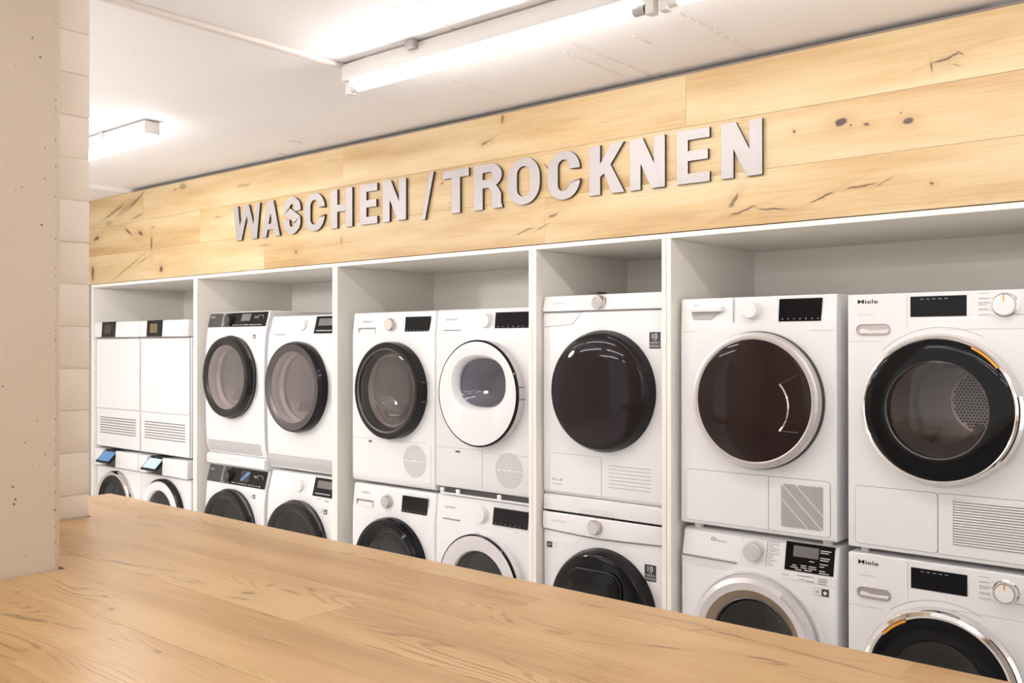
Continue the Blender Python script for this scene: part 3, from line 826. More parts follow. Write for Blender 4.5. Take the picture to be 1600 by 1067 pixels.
# --- second bay: machines with bulging fronts
def bulge_prof(z0, z1, zc, top=.040, mid=0.0, low=.030, depth=.60):
    pts = [(low, z0), (low * .35, z0 + .05), (mid + .004, z0 + .16), (mid, zc), (mid + .004, z1 - .20), (mid + .013, z1 - .11), (top, z1 - .004), (top + .012, z1)]
    return pts + [(depth, z1), (depth, z0)]
def tilted_quad(x0, x1, za, ya, zb, yb, off):
    """plate on a sloping front: bottom (za, ya) to top (zb, yb), standing off by off"""
    return MB().add([(x0, ya - off, za), (x1, ya - off, za), (x1, yb - off, zb), (x0, yb - off, zb), (x0, ya + .004, za), (x1, ya + .004, za), (x1, yb + .004, zb), (x0, yb + .004, zb)],
                    [(0, 1, 2, 3), (7, 6, 5, 4), (0, 4, 5, 1), (1, 5, 6, 2), (2, 6, 7, 3), (3, 7, 4, 0)])
def ringed_door(m, cx, cz, R, style, glassm='glass_smoke'):
    if style == 'black':
        dr = m.ring('door', [(R, .006), (R + .004, -.014), (R, -.024), (R - .004, -.026), (R - .002, -.040), (R - .008, -.054), (R - .024, -.058), (R - .042, -.053), (R - .050, -.046)], cx, cz, 'black_satin')
        m.ring('door_trim', [(R + .0045, -.013), (R + .0045, -.019), (R + .0005, -.0245)], cx, cz, 'gunmetal', dr)
        m.add('door_grip', MB().lathe([(R + .003, -.022), (R + .012, -.026), (R + .012, -.044), (R - .004, -.050)], cx, cz, 12, -.40, .45), 'black_gloss', dr)
    else:
        dr = m.ring('door', [(R, .006), (R + .004, -.020), (R - .002, -.046), (R - .008, -.055), (R - .012, -.0555)], cx, cz, 'black_ring')
        m.ring('door_band', [(R - .012, -.0555), (R - .044, -.050), (R - .050, -.046)], cx, cz, 'gunmetal', dr)
        m.add('door_grip', MB().lathe([(R + .003, -.020), (R + .012, -.024), (R + .012, -.042), (R - .004, -.050)], cx, cz, 12, -.35, .40), 'black_gloss', dr)
    m.ring('door_inner', [(R - .049, -.044), (R - .054, -.028), (R - .056, -.004)], cx, cz, 'silver_plastic' if glassm == 'glass_smoke' else 'gasket', dr)
    m.glass(cx, cz, R - .049, -.045, -.004, glassm, dr)
    return dr
def mesh_vent(m, prof, x0, x1, za, zb):
    zs = [za] + [z for _, z in prof if za < z < zb] + [zb]
    mb = MB()
    for a, b in zip(zs, zs[1:]):
        ya, yb = yprof(prof, a), yprof(prof, b)
        mb.add([(x0, ya - .0022, a), (x1, ya - .0022, a), (x1, yb - .0022, b), (x0, yb - .0022, b)], [(0, 1, 2, 3)])
    o = m.add('vent_strip', mb, 'off_white', weld=True)
    mb = MB(); nx, nz = 56, 7
    for i in range(nx):
        for j in range(nz):
            x = x0 + (x1 - x0) * (i + .25 + .5 * (j % 2)) / nx; z = za + (zb - za) * (j + .5) / nz; y = yprof(prof, z) - .0030
            h = .0036; yl, yh = yprof(prof, z - h) - .0030, yprof(prof, z + h) - .0030
            mb.add([(x - h, y, z), (x, yl, z - h), (x + h, y, z), (x, yh, z + h)], [(0, 1, 2, 3)])
    m.add('vent_holes', mb, 'seam', o, smooth=0, kind='stuff')
def yprof(prof, z):
    pr = [p for p in prof[:-2]]
    for (ya, za), (yb, zb) in zip(pr, pr[1:]):
        if za <= z <= zb: return ya + (yb - ya) * (z - za) / max(zb - za, 1e-6)
    return pr[-1][0]
def energy_label(m, x, z, y=-.0006, s=1.0):
    o = m.add('round_label', MB().prism(rect(x, x + .050 * s, z, z + .026 * s), y - .0006, y + .001), 'print_light')
    m.add('label_dark', MB().prism(rect(x + .026 * s, x + .048 * s, z + .002 * s, z + .024 * s), y - .0012, y), 'print_dark', o)
    m.add('label_symbol', MB().prism(circle_pts(x + .037 * s, z + .012 * s, .006 * s, 10), y - .0016, y), 'print_white', o)
    m.add('label_light', MB().prism(rect(x + .002 * s, x + .024 * s, z + .002 * s, z + .024 * s), y - .0012, y), 'print_white', o)
    m.add('label_mark', MB().prism(circle_pts(x + .013 * s, z + .013 * s, .004 * s, 10), y - .0016, y), 'print_grey', o)
def black_panel(m, prof, za, zb, washer):
    ya, yb = yprof(prof, za), yprof(prof, zb)
    o = m.add('control_panel', tilted_quad(.004, m.w - .006, za, ya, zb, yb, .003), 'charcoal', label='black control panel')
    f = lambda t, off: (ya + (yb - ya) * t - off, za + (zb - za) * t)
    y0, z0 = f(.02, .0038); y1, z1 = f(.98, .0038)
    m.add('display', MB().add([(.235, y0, z0), (m.w - .008, y0, z0), (m.w - .008, y1, z1), (.235, y1, z1)], [(0, 1, 2, 3)]), 'black_gloss', o)
    y0, z0 = f(.40 if not washer else .25, .0046); y1, z1 = f(.90, .0046)
    m.add('display_screen', MB().add([(.335, y0, z0), (.425, y0, z0), (.430, y1, z1), (.340, y1, z1)], [(0, 1, 2, 3)]), 'lcd' if not washer else 'lcd_dark', o)
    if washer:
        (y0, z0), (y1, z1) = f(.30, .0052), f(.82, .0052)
        m.add('reflect_streak', MB().add([(.340, y0, z0), (.362, y0, z0), (.428, y1, z1), (.396, y1, z1)], [(0, 1, 2, 3)]), 'reflect_blue', o)  # diagonal streak of reflected light, painted as a glowing strip
    y, z = f(.5, .002)
    m.knob(.222, z, .032, 'black_satin', 'charcoal', y=y + .004, h=.026)
    mb = MB()
    for i in range(9):
        t = .08 + .86 * i / 8; y, z = f(t, .0042)
        mb.box(.145, .145 + random.uniform(.018, .038), y, y + .001, z - .0018, z + .0018)
    for i in range(12):
        y, z = f(.12, .0046); x = .262 + i * .024
        mb.box(x, x + random.uniform(.008, .018), y, y + .001, z - .0022, z + .0022)
    y, z = f(.55, .0046)
    for (a, b, c, e) in ((.505, .555, .018, .0165), (.505, .555, -.0165, -.018), (.505, .5065, -.018, .018), (.5535, .555, -.018, .018)):
        mb.box(a, b, y, y + .001, z + c, z + e)
    mb.box(.47, .498, y, y + .001, z + .010, z + .0125); mb.box(.47, .495, y, y + .001, z + .003, z + .0055)
    m.add('printed_text', mb, 'print_light', o)
    y, z = f(.72, .0042)
    t = text_mb('AEG', .022, .062, z - .006, z + .006, y)
    m.add('logo_text', t, 'print_white', o, smooth=0)
def make_2a():
    m = Machine('tumble_dryer', 'dryer with black full-width control panel and black-ringed round door', 'dryer', -5.044, 3.085, .922, .592, G_DRY)
    prof = bulge_prof(.922, 1.750, 1.37)
    cx, cz, R = .290, 1.373, .234
    m.body(.922, 1.750, [(cx, cz, .190)], prof, bev=.008)
    black_panel(m, prof, 1.662, 1.744, False)
    m.drum(cx, cz, .175, gasket='silver_plastic'); ringed_door(m, cx, cz, R, 'black')
    mesh_vent(m, prof, .020, .555, .934, 1.000)
    energy_label(m, .455, 1.590, yprof(prof, 1.60))
    k = Machine('stacking_shelf', 'white pull-out stacking shelf between the black-panelled dryer and washer', 'stacking kit', -5.044, 3.098, .858, .592)
    k.add('frame', MB().box(0, .592, .006, .58, .858, .921), 'white_plastic', bevel=.003)
    f = k.add('drawer_front', MB().box(.004, .588, -.004, .006, .862, .914), 'enamel', bevel=.003)
    k.add('handle_notch', MB().prism(rrect(.20, .36, .893, .907, .006), -.006, -.002), 'off_white', f)
    w = Machine('washing_machine', 'washer with black full-width control panel and black door ring, below the shelf', 'washing machine', -5.044, 3.085, 0, .592, G_WASH)
    prof = bulge_prof(.015, .857, .49)
    cz = .495
    w.body(.015, .857, [(cx, cz, .190)], prof, bev=.008); w.feet(.015)
    black_panel(w, prof, .752, .848, True)
    w.drum(cx, cz, .172); ringed_door(w, cx, cz, .232, 'black', 'glass_dark')
    energy_label(w, .455, .690, yprof(prof, .70))
make_2a()
def white_panel(m, prof, za, zb, kx, kz, dx0, dx1, seg=True):
    ya, yb = yprof(prof, za), yprof(prof, zb)
    f = lambda z: ya + (yb - ya) * (z - za) / (zb - za)
    m.knob(kx, kz, .031, 'white_plastic', y=f(kz) + .002, h=.020)
    o = m.add('display', tilted_quad(dx0, dx1, za, ya, zb, yb, .003), 'black_gloss', label='black display')
    h = zb - za
    m.add('display_screen', tilted_quad(dx0 + .028, dx1 - .035, za + h * .45, f(za + h * .45), zb - h * .14, f(zb - h * .14), .0036), 'lcd', o)
    mb = MB()
    for i in range(8):
        z = za + h * .16; x = dx0 + .02 + i * .016; mb.box(x, x + .011, f(z) - .0042, f(z), z - .003, z + .003)
    for i in range(5):
        z = za + h * (.35 + .13 * i); mb.box(dx1 - .028, dx1 - .008, f(z) - .0042, f(z), z - .0018, z + .0018)
    m.add('printed_text', mb, 'print_light', o)
    mb = MB()
    for i in range(7):
        z = za + h * (.12 + .12 * i); mb.box(kx + .042, kx + .042 + random.uniform(.012, .022), f(z) - .0008, f(z) + .001, z - .001, z + .001)
    m.add('printed_text', mb, 'print_light')
def make_2b():
    m = Machine('tumble_dryer', 'dryer with white panel and grey-banded door ring, left of the first tall divider', 'dryer', -4.424, 3.085, .882, .592, G_DRY)
    prof = bulge_prof(.882, 1.716, 1.33)
    cx, cz, R = .296, 1.333, .240
    m.body(.882, 1.716, [(cx, cz, .190)], prof, bev=.008)
    white_panel(m, prof, 1.617, 1.708, .300, 1.665, .400, .580)
    yb = yprof(prof, 1.613)
    m.add('drawer_gap', MB().box(.055, .150, yb - .0015, yb + .004, 1.6115, 1.6145), 'gap_black')
    m.add('drawer_front', tilted_quad(.020, .225, 1.620, yprof(prof, 1.62), 1.708, yprof(prof, 1.708), .0015), 'white_gloss')
    m.drum(cx, cz, .180, gasket='silver_plastic'); ringed_door(m, cx, cz, R, 'band')
    mesh_vent(m, prof, .010, .580, .894, .960)
    w = Machine('washing_machine', 'washer with white panel and black door ring, left of the first tall divider', 'washing machine', -4.424, 3.085, 0, .592, G_WASH)
    prof = bulge_prof(.015, .868, .49)
    cz = .493
    w.body(.015, .868, [(cx, cz, .190)], prof, bev=.008); w.feet(.015)
    white_panel(w, prof, .764, .858, .275, .802, .392, .580)
    yb = yprof(prof, .762)
    w.add('drawer_front', tilted_quad(.020, .215, .772, yprof(prof, .772), .860, yprof(prof, .860), .0015), 'white_gloss')
    w.prints([(.43, .47, .752, .003), (.495, .53, .745, .006)], 'print_grey', yprof(prof, .75) - .001)
    w.drum(cx, cz, .172); ringed_door(w, cx, cz, .236, 'black', 'glass_dark')
    energy_label(w, .470, .676, yprof(prof, .69), 1.1)
make_2b()

# --- third bay
def dot_vent(m, cx, cz, R):
    o = m.add('vent_disc', MB().prism(circle_pts(cx, cz, R, 48), -.0012, .002), 'enamel')
    mb = MB()
    for k in range(1, 14):
        r = R * .96 * k / 13; n = max(6, int(2 * PI * r / .0078))
        for i in range(n):
            a = 2 * PI * (i + .5 * (k % 2)) / n
            if abs(math.sin(a)) * r < .0035: continue
            mb.prism(circle_pts(cx + r * math.cos(a), cz + r * math.sin(a), .0020, 6), -.0018, -.001)
    m.add('vent_holes', mb, 'vent_dark', o, smooth=0, kind='stuff')
def slot_handle(m, x0, x1, z):
    o = m.add('drawer_handle', MB().prism([(x0, z), (x0 + .004, z - .030), (x0 + .020, z - .006), (x1, z - .006), (x1, z)], -.0012, .002), 'seam')
    m.add('drawer_lip', MB().prism([(x0 + .006, z - .030), (x0 + .022, z - .008), (x1 + .002, z - .008), (x1 + .004, z - .034)], -.003, .002), 'enamel', o)
def make_3a():
    X0, W = -3.713, .592
    m = Machine('tumble_dryer', 'dryer with black-ringed clear glass door and small round vent, middle niche', 'dryer', X0, 3.10, .877, W, G_DRY)
    cx, cz, R = .306, 1.336, .236
    prof = [(.014, .877), (.002, .890), (0, .92), (0, 1.615), (.003, 1.63), (.012, 1.717), (.60, 1.717), (.60, .877)]
    m.body(.877, 1.717, [(cx, cz, .195)], prof, bev=.009)
    yk = .007
    m.logo('SIEMENS', .076, .148, 1.667, 1.677, y=yk - .004)
    slot_handle(m, .048, .172, 1.642)
    m.knob(.288, 1.655, .031, 'knob_metal', 'chrome', y=yk, h=.024)
    m.display([(.385, 1.616), (.552, 1.616), (.560, 1.690), (.392, 1.690)], y=yk - .004, screen=None)
    m.drum(cx, cz, .182, gasket='silver_plastic')
    dr = m.ring('door', [(R, .002), (R, -.030), (R - .004, -.046), (R - .016, -.054), (R - .032, -.052)], cx, cz, 'black_ring')
    m.ring('door_trim', [(R - .030, -.0525), (R - .034, -.056), (R - .040, -.053), (R - .042, -.050)], cx, cz, 'gunmetal', dr)
    m.ring('door_inner', [(R - .040, -.052), (R - .054, -.034), (R - .058, -.005)], cx, cz, 'black_gloss', dr)
    m.glass(cx, cz, R - .040, -.046, -.006, 'glass_smoke', dr)
    # inner glass bowl reaching into the drum
    m.glass(cx, cz, .165, -.018, .085, 'glass_clear', dr, name='glass_bowl')
    for s_ in (.045, -.045):
        m.add('hinge', MB().box(cx + R - .004, cx + R + .006, -.038, -.004, cz + s_ * 1.0 - .003, cz + s_ + .003), 'gunmetal', dr)
    m.seam(.004, W - .05, 1.0925, 1.0940, m='seam_light'); m.seam(W - .026, W - .0245, .905, 1.092, m='seam_light')
    m.add('latch', MB().prism(rect(.128, .150, 1.076, 1.084), -.0015, .002), 'print_dark')
    dot_vent(m, .458, 1.005, .078)
    w = Machine('washing_machine', 'washer with glossy black door ring and steel knob, middle niche', 'washing machine', X0, 3.10, 0, W, G_WASH)
    cz = .487
    prof = [(0, .015), (0, .745), (.003, .76), (.014, .864), (.60, .864), (.60, .015)]
    w.body(.015, .864, [(cx, cz, .165)], prof, bev=.010); w.feet(.015)
    w.logo('SIEMENS', .070, .136, .817, .827, y=.004)
    slot_handle(w, .034, .156, .786)
    w.knob(.262, .793, .031, 'knob_metal', 'silver', y=yk, h=.024)
    w.display([(.365, .757), (.535, .757), (.544, .836), (.374, .836)], y=.001)
    w.drum(cx, cz, .155)
    dr = w.ring('door', [(R, .002), (R, -.034), (R - .010, -.052), (R - .030, -.060), (R - .055, -.054), (R - .075, -.038), (R - .080, -.02)], cx, cz, 'black_gloss')
    w.glass(cx, cz, R - .076, -.036, -.004, 'glass_dark', dr)
make_3a()
def ellipse_window(cx, cz, rx, rz, n, flat=0.0):
    pts = []
    for i in range(n):
        a = 2 * PI * i / n; c, s_ = math.cos(a), math.sin(a)
        k = 2 / 2.35
        x = rx * math.copysign(abs(c) ** k, c); z = rz * math.copysign(abs(s_) ** k, s_)
        if s_ < 0: z *= (1 - flat)
        pts.append((cx + x, cz + z))
    return pts
def make_3b():
    X0, W = -3.118, .592
    m = Machine('tumble_dryer', 'dryer with white disc door, thin black rim and arched window', 'dryer', X0, 3.10, .902, W, G_DRY)
    cx, cz, R = .306, 1.342, .236
    prof = [(.008, .902), (0, .912), (0, 1.612), (.003, 1.625), (.014, 1.718), (.60, 1.718), (.60, .902)]
    m.body(.902, 1.718, [(cx, cz, .195)], prof, bev=.008)
    m.logo('SIEMENS', .066, .136, 1.668, 1.677, y=.003)
    m.add('drawer_gap', MB().box(.055, .160, -.0015, .004, 1.6205, 1.6245), 'seam')
    m.knob(.312, 1.664, .032, 'white_plastic', y=.007, h=.020)
    m.display([(.366, 1.629), (.572, 1.629), (.580, 1.698), (.373, 1.698)], y=.003)
    m.drum(cx, cz, .182, gasket='silver_plastic')
    n = 80
    oc = lambda r, y: [(cx + r * math.cos(2 * PI * i / n), y, cz + r * math.sin(2 * PI * i / n)) for i in range(n)]
    wz = cz + .040
    win = lambda k, y, dx=0: [(x + dx, y, z) for x, z in ellipse_window(cx + .008, wz, .164 + k, .132 + k, n, .12)]
    mb = MB().bridge([oc(R - .007, -.052), oc(R - .011, -.0535), win(.0, -.052), win(-.003, -.050), win(-.014, -.030), win(-.018, -.010)])
    dr = m.add('door', mb, 'white_gloss')
    m.ring('door_rim', [(R - .001, -.040), (R, -.048), (R - .004, -.0530), (R - .008, -.0525)], cx, cz, 'black_gloss', dr)
    m.ring('door_side', [(R - .002, .002), (R, -.006), (R, -.040)], cx, cz, 'silver_plastic', dr)
    for s_ in (.030, -.022):
        m.add('hinge', MB().lathe([(R + .001, -.002), (R + .0022, -.004), (R + .0022, -.040), (R + .001, -.041)], cx, cz, 4, s_ / R, (s_ + .006) / R), 'seam', dr)
    g = [[(x, -.018, z) for x, z in ellipse_window(cx + .008, wz, .150, .118, n, .12)]]
    g += [[(cx + .008 + (x - cx - .008) * q, -.018 + .03 * (1 - q * q), wz + (z - wz) * q) for x, _, z in g[0]] for q in (.8, .5, .2, .001)]
    m.add('door_glass', MB().bridge(g), 'glass_blue', dr)
    m.seam(.004, .294, 1.0865, 1.0880, m='seam_light'); m.seam(.2930, .2945, .920, 1.087, m='seam'); m.seam(.294, W - .025, 1.078, 1.0795, m='seam_light'); m.seam(W - .0262, W - .025, .93, 1.079, m='seam_light')
    m.add('latch', MB().prism(rect(.130, .158, 1.068, 1.075), -.0015, .002), 'print_dark')
    dot_vent(m, .452, 1.010, .078)
    k = Machine('stacking_rack', 'thin white stacking rack with dark slots under the white disc door dryer', 'stacking kit', X0, 3.105, .871, W)
    k.add('rail', MB().box(.05, W - .004, .006, .56, .872, .900), 'charcoal')
    k.add('front_rail', MB().box(.03, W - .006, -.004, .006, .871, .879), 'white_plastic', bevel=.001, bseg=1)
    for x in (.03, .13, .38, W - .030):
        k.add('bracket', MB().box(x, x + .022, -.005, .006, .876, .899), 'white_plastic', bevel=.002)
    w = Machine('washing_machine', 'washer with white door ring and thin black rim, middle niche', 'washing machine', X0, 3.10, 0, W, G_WASH)
    cz = .487
    prof = [(0, .015), (0, .745), (.003, .757), (.014, .869), (.60, .869), (.60, .015)]
    w.body(.015, .869, [(cx, cz, .165)], prof, bev=.009); w.feet(.015)
    w.logo('SIEMENS', .058, .124, .808, .818, y=.004)
    w.add('drawer_gap', MB().box(.050, .155, -.0015, .004, .7575, .7615), 'seam')
    w.knob(.285, .800, .033, 'white_plastic', y=.007, h=.020)
    w.display([(.355, .767), (.552, .767), (.560, .843), (.364, .843)], y=.001)
    w.prints([(.47, .51, .748, .002)], 'print_light')
    w.drum(cx, cz, .155)
    dr = w.ring('door', [(R - .006, -.052), (R - .020, -.056), (.165, -.044), (.158, -.030)], cx, cz, 'silver_plastic')
    w.ring('door_rim', [(R - .001, -.040), (R, -.049), (R - .007, -.0525)], cx, cz, 'black_gloss', dr)
    w.ring('door_side', [(R - .002, .002), (R, -.006), (R, -.040)], cx, cz, 'white_gloss', dr)
    w.glass(cx, cz, .160, -.034, -.002, 'glass_dark', dr)
make_3b()

# --- single bay
def sticker(m, x0, x1, z0, z1):
    o = m.add('guarantee_sticker', MB().prism(rect(x0, x1, z0, z1), -.0012, .001), 'print_dark', label='black sticker reading 10 year warranty')
    h = z1 - z0; w = x1 - x0
    m.add('sticker_text', text_mb('10', x0 + w * .26, x0 + w * .74, z0 + h * .58, z0 + h * .92, -.0015, .01), 'print_white', o, smooth=0)
    m.add('sticker_text', text_mb('YEAR', x0 + w * .36, x0 + w * .66, z0 + h * .47, z0 + h * .54, -.0015), 'print_white', o, smooth=0)
    m.add('sticker_text', text_mb('WARRANTY', x0 + w * .05, x0 + w * .95, z0 + h * .31, z0 + h * .41, -.0015), 'print_white', o, smooth=0)
    mb = MB().box(x0 + w * .05, x0 + w * .95, -.0015, -.001, z0 + h * .235, z0 + h * .25)
    for i in range(7):
        mb.box(x0 + w * (.06 + .128 * i), x0 + w * (.15 + .128 * i), -.0015, -.001, z0 + h * .10, z0 + h * .17)
    m.add('sticker_lines', mb, 'print_light', o)
def dome_door(m, cx, cz, R, glassm='dome_glass'):
    dr = m.ring('door', [(R + .006, .002), (R + .006, -.012), (R, -.022), (R, -.036), (R - .008, -.048)], cx, cz, 'black_ring')
    prof = [(R - .008, -.048)] + [((R - .008) * math.sqrt(1 - (i / 12) ** 2) if i < 12 else .0001, -.048 - .028 * (i / 12) ** 1.0) for i in range(1, 13)]
    prof = [(max((R - .008) * math.cos(PI / 2 * i / 14), .0001), -.048 - .026 * math.sin(PI / 2 * i / 14)) for i in range(15)]
    m.add('door_glass', MB().lathe(prof, cx, cz, 80), glassm, dr)
    return dr
def make_4():
    X0, W = -2.477, .594
    m = Machine('tumble_dryer', 'dryer with large dark domed door in the narrow niche', 'dryer', X0, 3.10, .936, W, G_DRY)
    cx, cz, R = .309, 1.371, .237
    prof = [(.012, .936), (0, .95), (0, 1.69), (.006, 1.692), (.012, 1.756), (.60, 1.756), (.60, .936)]
    m.body(.936, 1.756, (), prof, bev=.010)
    cp = m.add('control_panel', MB().prism_x([(-.012, 1.694), (.004, 1.758), (.06, 1.760), (.06, 1.694)], .003, W - .003), 'white_gloss', bevel=.006, bseg=4)
    m.add('panel_gap', MB().box(.010, W - .010, -.0015, .01, 1.6885, 1.695), 'seam')
    m.logo('SAMSUNG', .056, .126, 1.722, 1.732, 'print_light', y=-.0075)
    m.knob(.292, 1.725, .029, 'knob_metal', 'chrome', y=-.003, h=.026)
    m.add('drawer_front', MB().prism([(.006, 1.632), (.150, 1.640), (.200, 1.686), (.006, 1.686)], -.0015, .002), 'white_gloss')
    m.add('drawer_gap', MB().prism([(.004, 1.629), (.152, 1.637), (.204, 1.687), (.200, 1.688), (.004, 1.687)], -.0006, .002), 'seam_light')
    sticker(m, .522, .571, 1.541, 1.604)
    dome_door(m, cx, cz, R)
    m.flap('filter_flap', .036, .296, .950, 1.106, .006, 'enamel', gm='seam_light', proud=.0014)
    grille_slots(m, .332, .528, .983, 1.083, 7, None, t=.16, mat='seam_light')
    mb = MB()
    for i in range(4):
        for j in range(2):
            x, z = .052 + i * .013, .978 + j * .016
            mb.prism(rect(x, x + .007, z, z + random.choice((.004, .009))), -.0022, -.001)
    m.add('care_icons', mb, 'print_grey')
    k = Machine('stacking_shelf', 'white pull-out stacking shelf in the narrow niche, under the domed dryer', 'stacking kit', X0, 3.10, .866, W)
    k.add('frame', MB().box(0, W, .006, .58, .866, .934), 'white_plastic', bevel=.003)
    f = k.add('drawer_front', MB().box(.003, W - .003, -.004, .006, .869, .929), 'enamel', bevel=.004, bseg=3)
    k.add('handle_notch', MB().prism([(.195, .870), (.360, .870), (.352, .888), (.340, .893), (.215, .893), (.203, .888)], -.0055, -.002), 'off_white', f)
    k.add('handle_gap', MB().box(.19, .36, -.0056, -.003, .866, .8715), 'gap_black', f)
    w = Machine('washing_machine', 'washer with large black domed door and inset hatch in the narrow niche', 'washing machine', X0, 3.10, 0, W, G_WASH)
    cz = .500
    prof = [(0, .015), (0, .785), (.010, .862), (.60, .862), (.60, .015)]
    w.body(.015, .862, (), prof, bev=.010); w.feet(.015)
    pts = [(.003, .790), (.18, .783), (.30, .781), (.42, .785), (W - .016, .792), (W - .004, .802), (W - .003, .862), (.003, .862)]
    cp = w.add('control_panel', MB().prism(pts, -.011, .03), 'white_gloss', bevel=.006, bseg=3)
    w.add('panel_gap', MB().prism([(x, z - .006 if z < .8 else z) for x, z in pts], -.0015, .02), 'seam')
    w.logo('SAMSUNG', .056, .126, .823, .832, 'print_light', y=-.0116)
    w.knob(.275, .826, .030, 'knob_metal', 'silver', y=-.010, h=.022)
    w.add('drawer_front', MB().prism([(.006, .735), (.165, .738), (.215, .780), (.006, .783)], -.0014, .002), 'white_gloss')
    sticker(w, .500, .551, .648, .711)
    o = w.add('energy_sticker', MB().prism(rect(.020, .070, .712, .736), -.0012, .001), 'print_white')
    w.add('sticker_dark', MB().prism(rect(.020, .048, .712, .736), -.0016, .001), 'print_dark', o)
    w.add('sticker_text', text_mb('A7', .026, .042, .719, .729, -.002), 'print_white', o, smooth=0)
    dr = dome_door(w, cx, cz, R + .002, 'black_gloss')
    hatch = rrect(cx - .125, cx + .125, cz - .06, cz + .165, .06, 6)
    w.add('hatch', MB().prism(hatch, -.078, -.055), 'black_gloss', dr, bevel=.003, bseg=2)
    ht = [(x, -.074, z) for x, z in rrect(cx - .129, cx + .129, cz - .064, cz + .169, .063, 6)]
    w.add('hatch_trim', MB().tube([(x, y, z - 0) for x, y, z in ht + ht[:1]], .0035, 6), 'black_satin', dr)
make_4()

# --- right bay
def make_5():
    X0, W = -1.818, .594
    m = Machine('tumble_dryer', 'dryer with dark glass door in a broad silver ring and diagonal vent grille', 'dryer', X0, 3.10, .893, W, G_DRY)
    cx, cz, R = .312, 1.360, .240
    prof = [(.006, .893), (0, .900), (0, 1.60), (.006, 1.726), (.60, 1.726), (.60, .893)]
    m.body(.893, 1.726, (), prof, bev=.014)
    m.feet(.893) if False else None
    o = m.add('drawer_handle', MB().prism(rrect(.046, .176, 1.676, 1.694, .003), -.016, .004), 'white_gloss', bevel=.002)
    m.add('handle_recess', MB().prism([(.054, 1.648), (.128, 1.648), (.152, 1.668), (.174, 1.676), (.046, 1.676)], -.0010, .005), 'seam_light', o)
    m.logo('SG', .056, .077, 1.697, 1.7065, 'print_grey', y=.001)
    m.seam(.2155, .2170, 1.635, 1.724, y=-.001, m='seam'); m.seam(.004, .060, 1.6035, 1.605, m='seam_light'); m.seam(.50, W - .006, 1.6035, 1.605, m='seam_light')
    m.knob(.288, 1.678, .030, 'white_plastic', y=.003, h=.026)
    m.display([(.388, 1.636), (.540, 1.636), (.545, 1.714), (.392, 1.714)], y=.002)
    dr = m.ring('door', [(R - .006, .002), (R, -.008), (R, -.034), (R - .004, -.044), (R - .020, -.048), (R - .026, -.046)], cx, cz, 'silver')
    m.ring('door_rear', [(R + .003, .001), (R + .003, -.014), (R - .001, -.016)], cx, cz, 'black_satin', dr)
    m.add('door_glass', MB().lathe([(R - .025, -.046), (R - .032, -.0475), (.15, -.050), (.0001, -.0515)], cx, cz, 80), 'brown_glass', dr)
    arc = [(cx + .015 + .120 * math.cos(a), -.0515, cz - .02 + .120 * math.sin(a)) for a in [math.radians(-42 + 84 * i / 20) for i in range(21)]]
    m.add('grip_trim', MB().tube(arc, .0032, 6), 'chrome', dr)
    for s_ in (-1, 1):
        a = math.radians(42 * s_); p = (cx + .015 + .120 * math.cos(a), -.0508, cz - .02 + .120 * math.sin(a)); a2 = math.radians(30 * s_)
        m.add('grip_line', MB().tube([p, (cx + .195 * math.cos(a2), -.0492, cz - .005 + .195 * math.sin(a2))], .0012, 5), 'gunmetal', dr)
    p = m.flap('lower_panel', .025, .571, .908, 1.094, .012, 'enamel', gm='seam')
    m.add('panel_seam', MB().box(.3505, .3520, -.0030, 0, .909, 1.093), 'seam', p)
    m.add('flap_button', MB().prism(rrect(.361, .383, .972, 1.030, .004), -.0034, 0), 'white_gloss', p)
    mb = MB()
    x0, x1, z0, z1 = .398, .548, .926, 1.074
    step = .0086
    for half in (0, 1):
        k = -18
    c = z0 - x1
    while c < z1 - x0:
        # line z = x + c clipped to the square, cut where the ribs run
        xa, xb = max(x0, z0 - c), min(x1, z1 - c)
        if xb - xa > .004:
            segs = [(xa, xb)]
            for rib in (.33, .5, .67):
                rx = x0 + (x1 - x0) * rib + 0.0
                rr = []
                for a, b in segs:
                    # ribs run the other way: x + z = const
                    t = ((x0 + z0) + rib * ((x1 + z1) - (x0 + z0)) - c) / 2
                    if a < t < b: rr += [(a, t - .0012), (t + .0012, b)]
                    else: rr.append((a, b))
                segs = rr
            for a, b in segs:
                if b - a > .002:
                    h = .0021
                    mb.add([(a, -.0030, a + c - h), (b, -.0030, b + c - h), (b, -.0030, b + c + h), (a, -.0030, a + c + h)], [(0, 1, 2, 3)])
        c += step
    m.add('vent_grille', mb, 'vent_dark', p, smooth=0, kind='stuff')
    for x in (.05, W - .05):
        m.add('foot', MB().prism_z([(x + .018 * math.cos(a), .05 + .018 * math.sin(a)) for a in [PI / 6 * i for i in range(12)]], .874, .895), 'white_plastic')
        m.add('foot', MB().prism_z([(x + .018 * math.cos(a), .54 + .018 * math.sin(a)) for a in [PI / 6 * i for i in range(12)]], .874, .895), 'white_plastic')
    w = Machine('washing_machine', 'washer with broad silver-white door ring and printed programme list, right niche', 'washing machine', X0, 3.10, 0, W, G_WASH)
    cz = .507
    prof = [(0, .015), (0, .765), (.003, .775), (.022, .868), (.034, .874), (.60, .874), (.60, .015)]
    w.body(.015, .874, [(cx - .006, cz, .175)], prof, bev=.010); w.feet(.015)
    cx = .300
    fy = lambda z: .003 + (.022 - .003) * (z - .775) / .093
    mb = text_mb('Electrolux', .138, .182, .836, .846, fy(.84) - .003)
    w.add('logo_text', mb, 'print_grey', smooth=0)
    w.add('logo_mark', MB().prism(circle_pts(.126, .842, .0085, 18), fy(.842) - .0025, fy(.842)), 'print_grey')
    w.add('logo_mark', MB().prism([(.121, .842), (.127, .836), (.131, .845), (.125, .848)], fy(.842) - .003, fy(.842)), 'print_white')
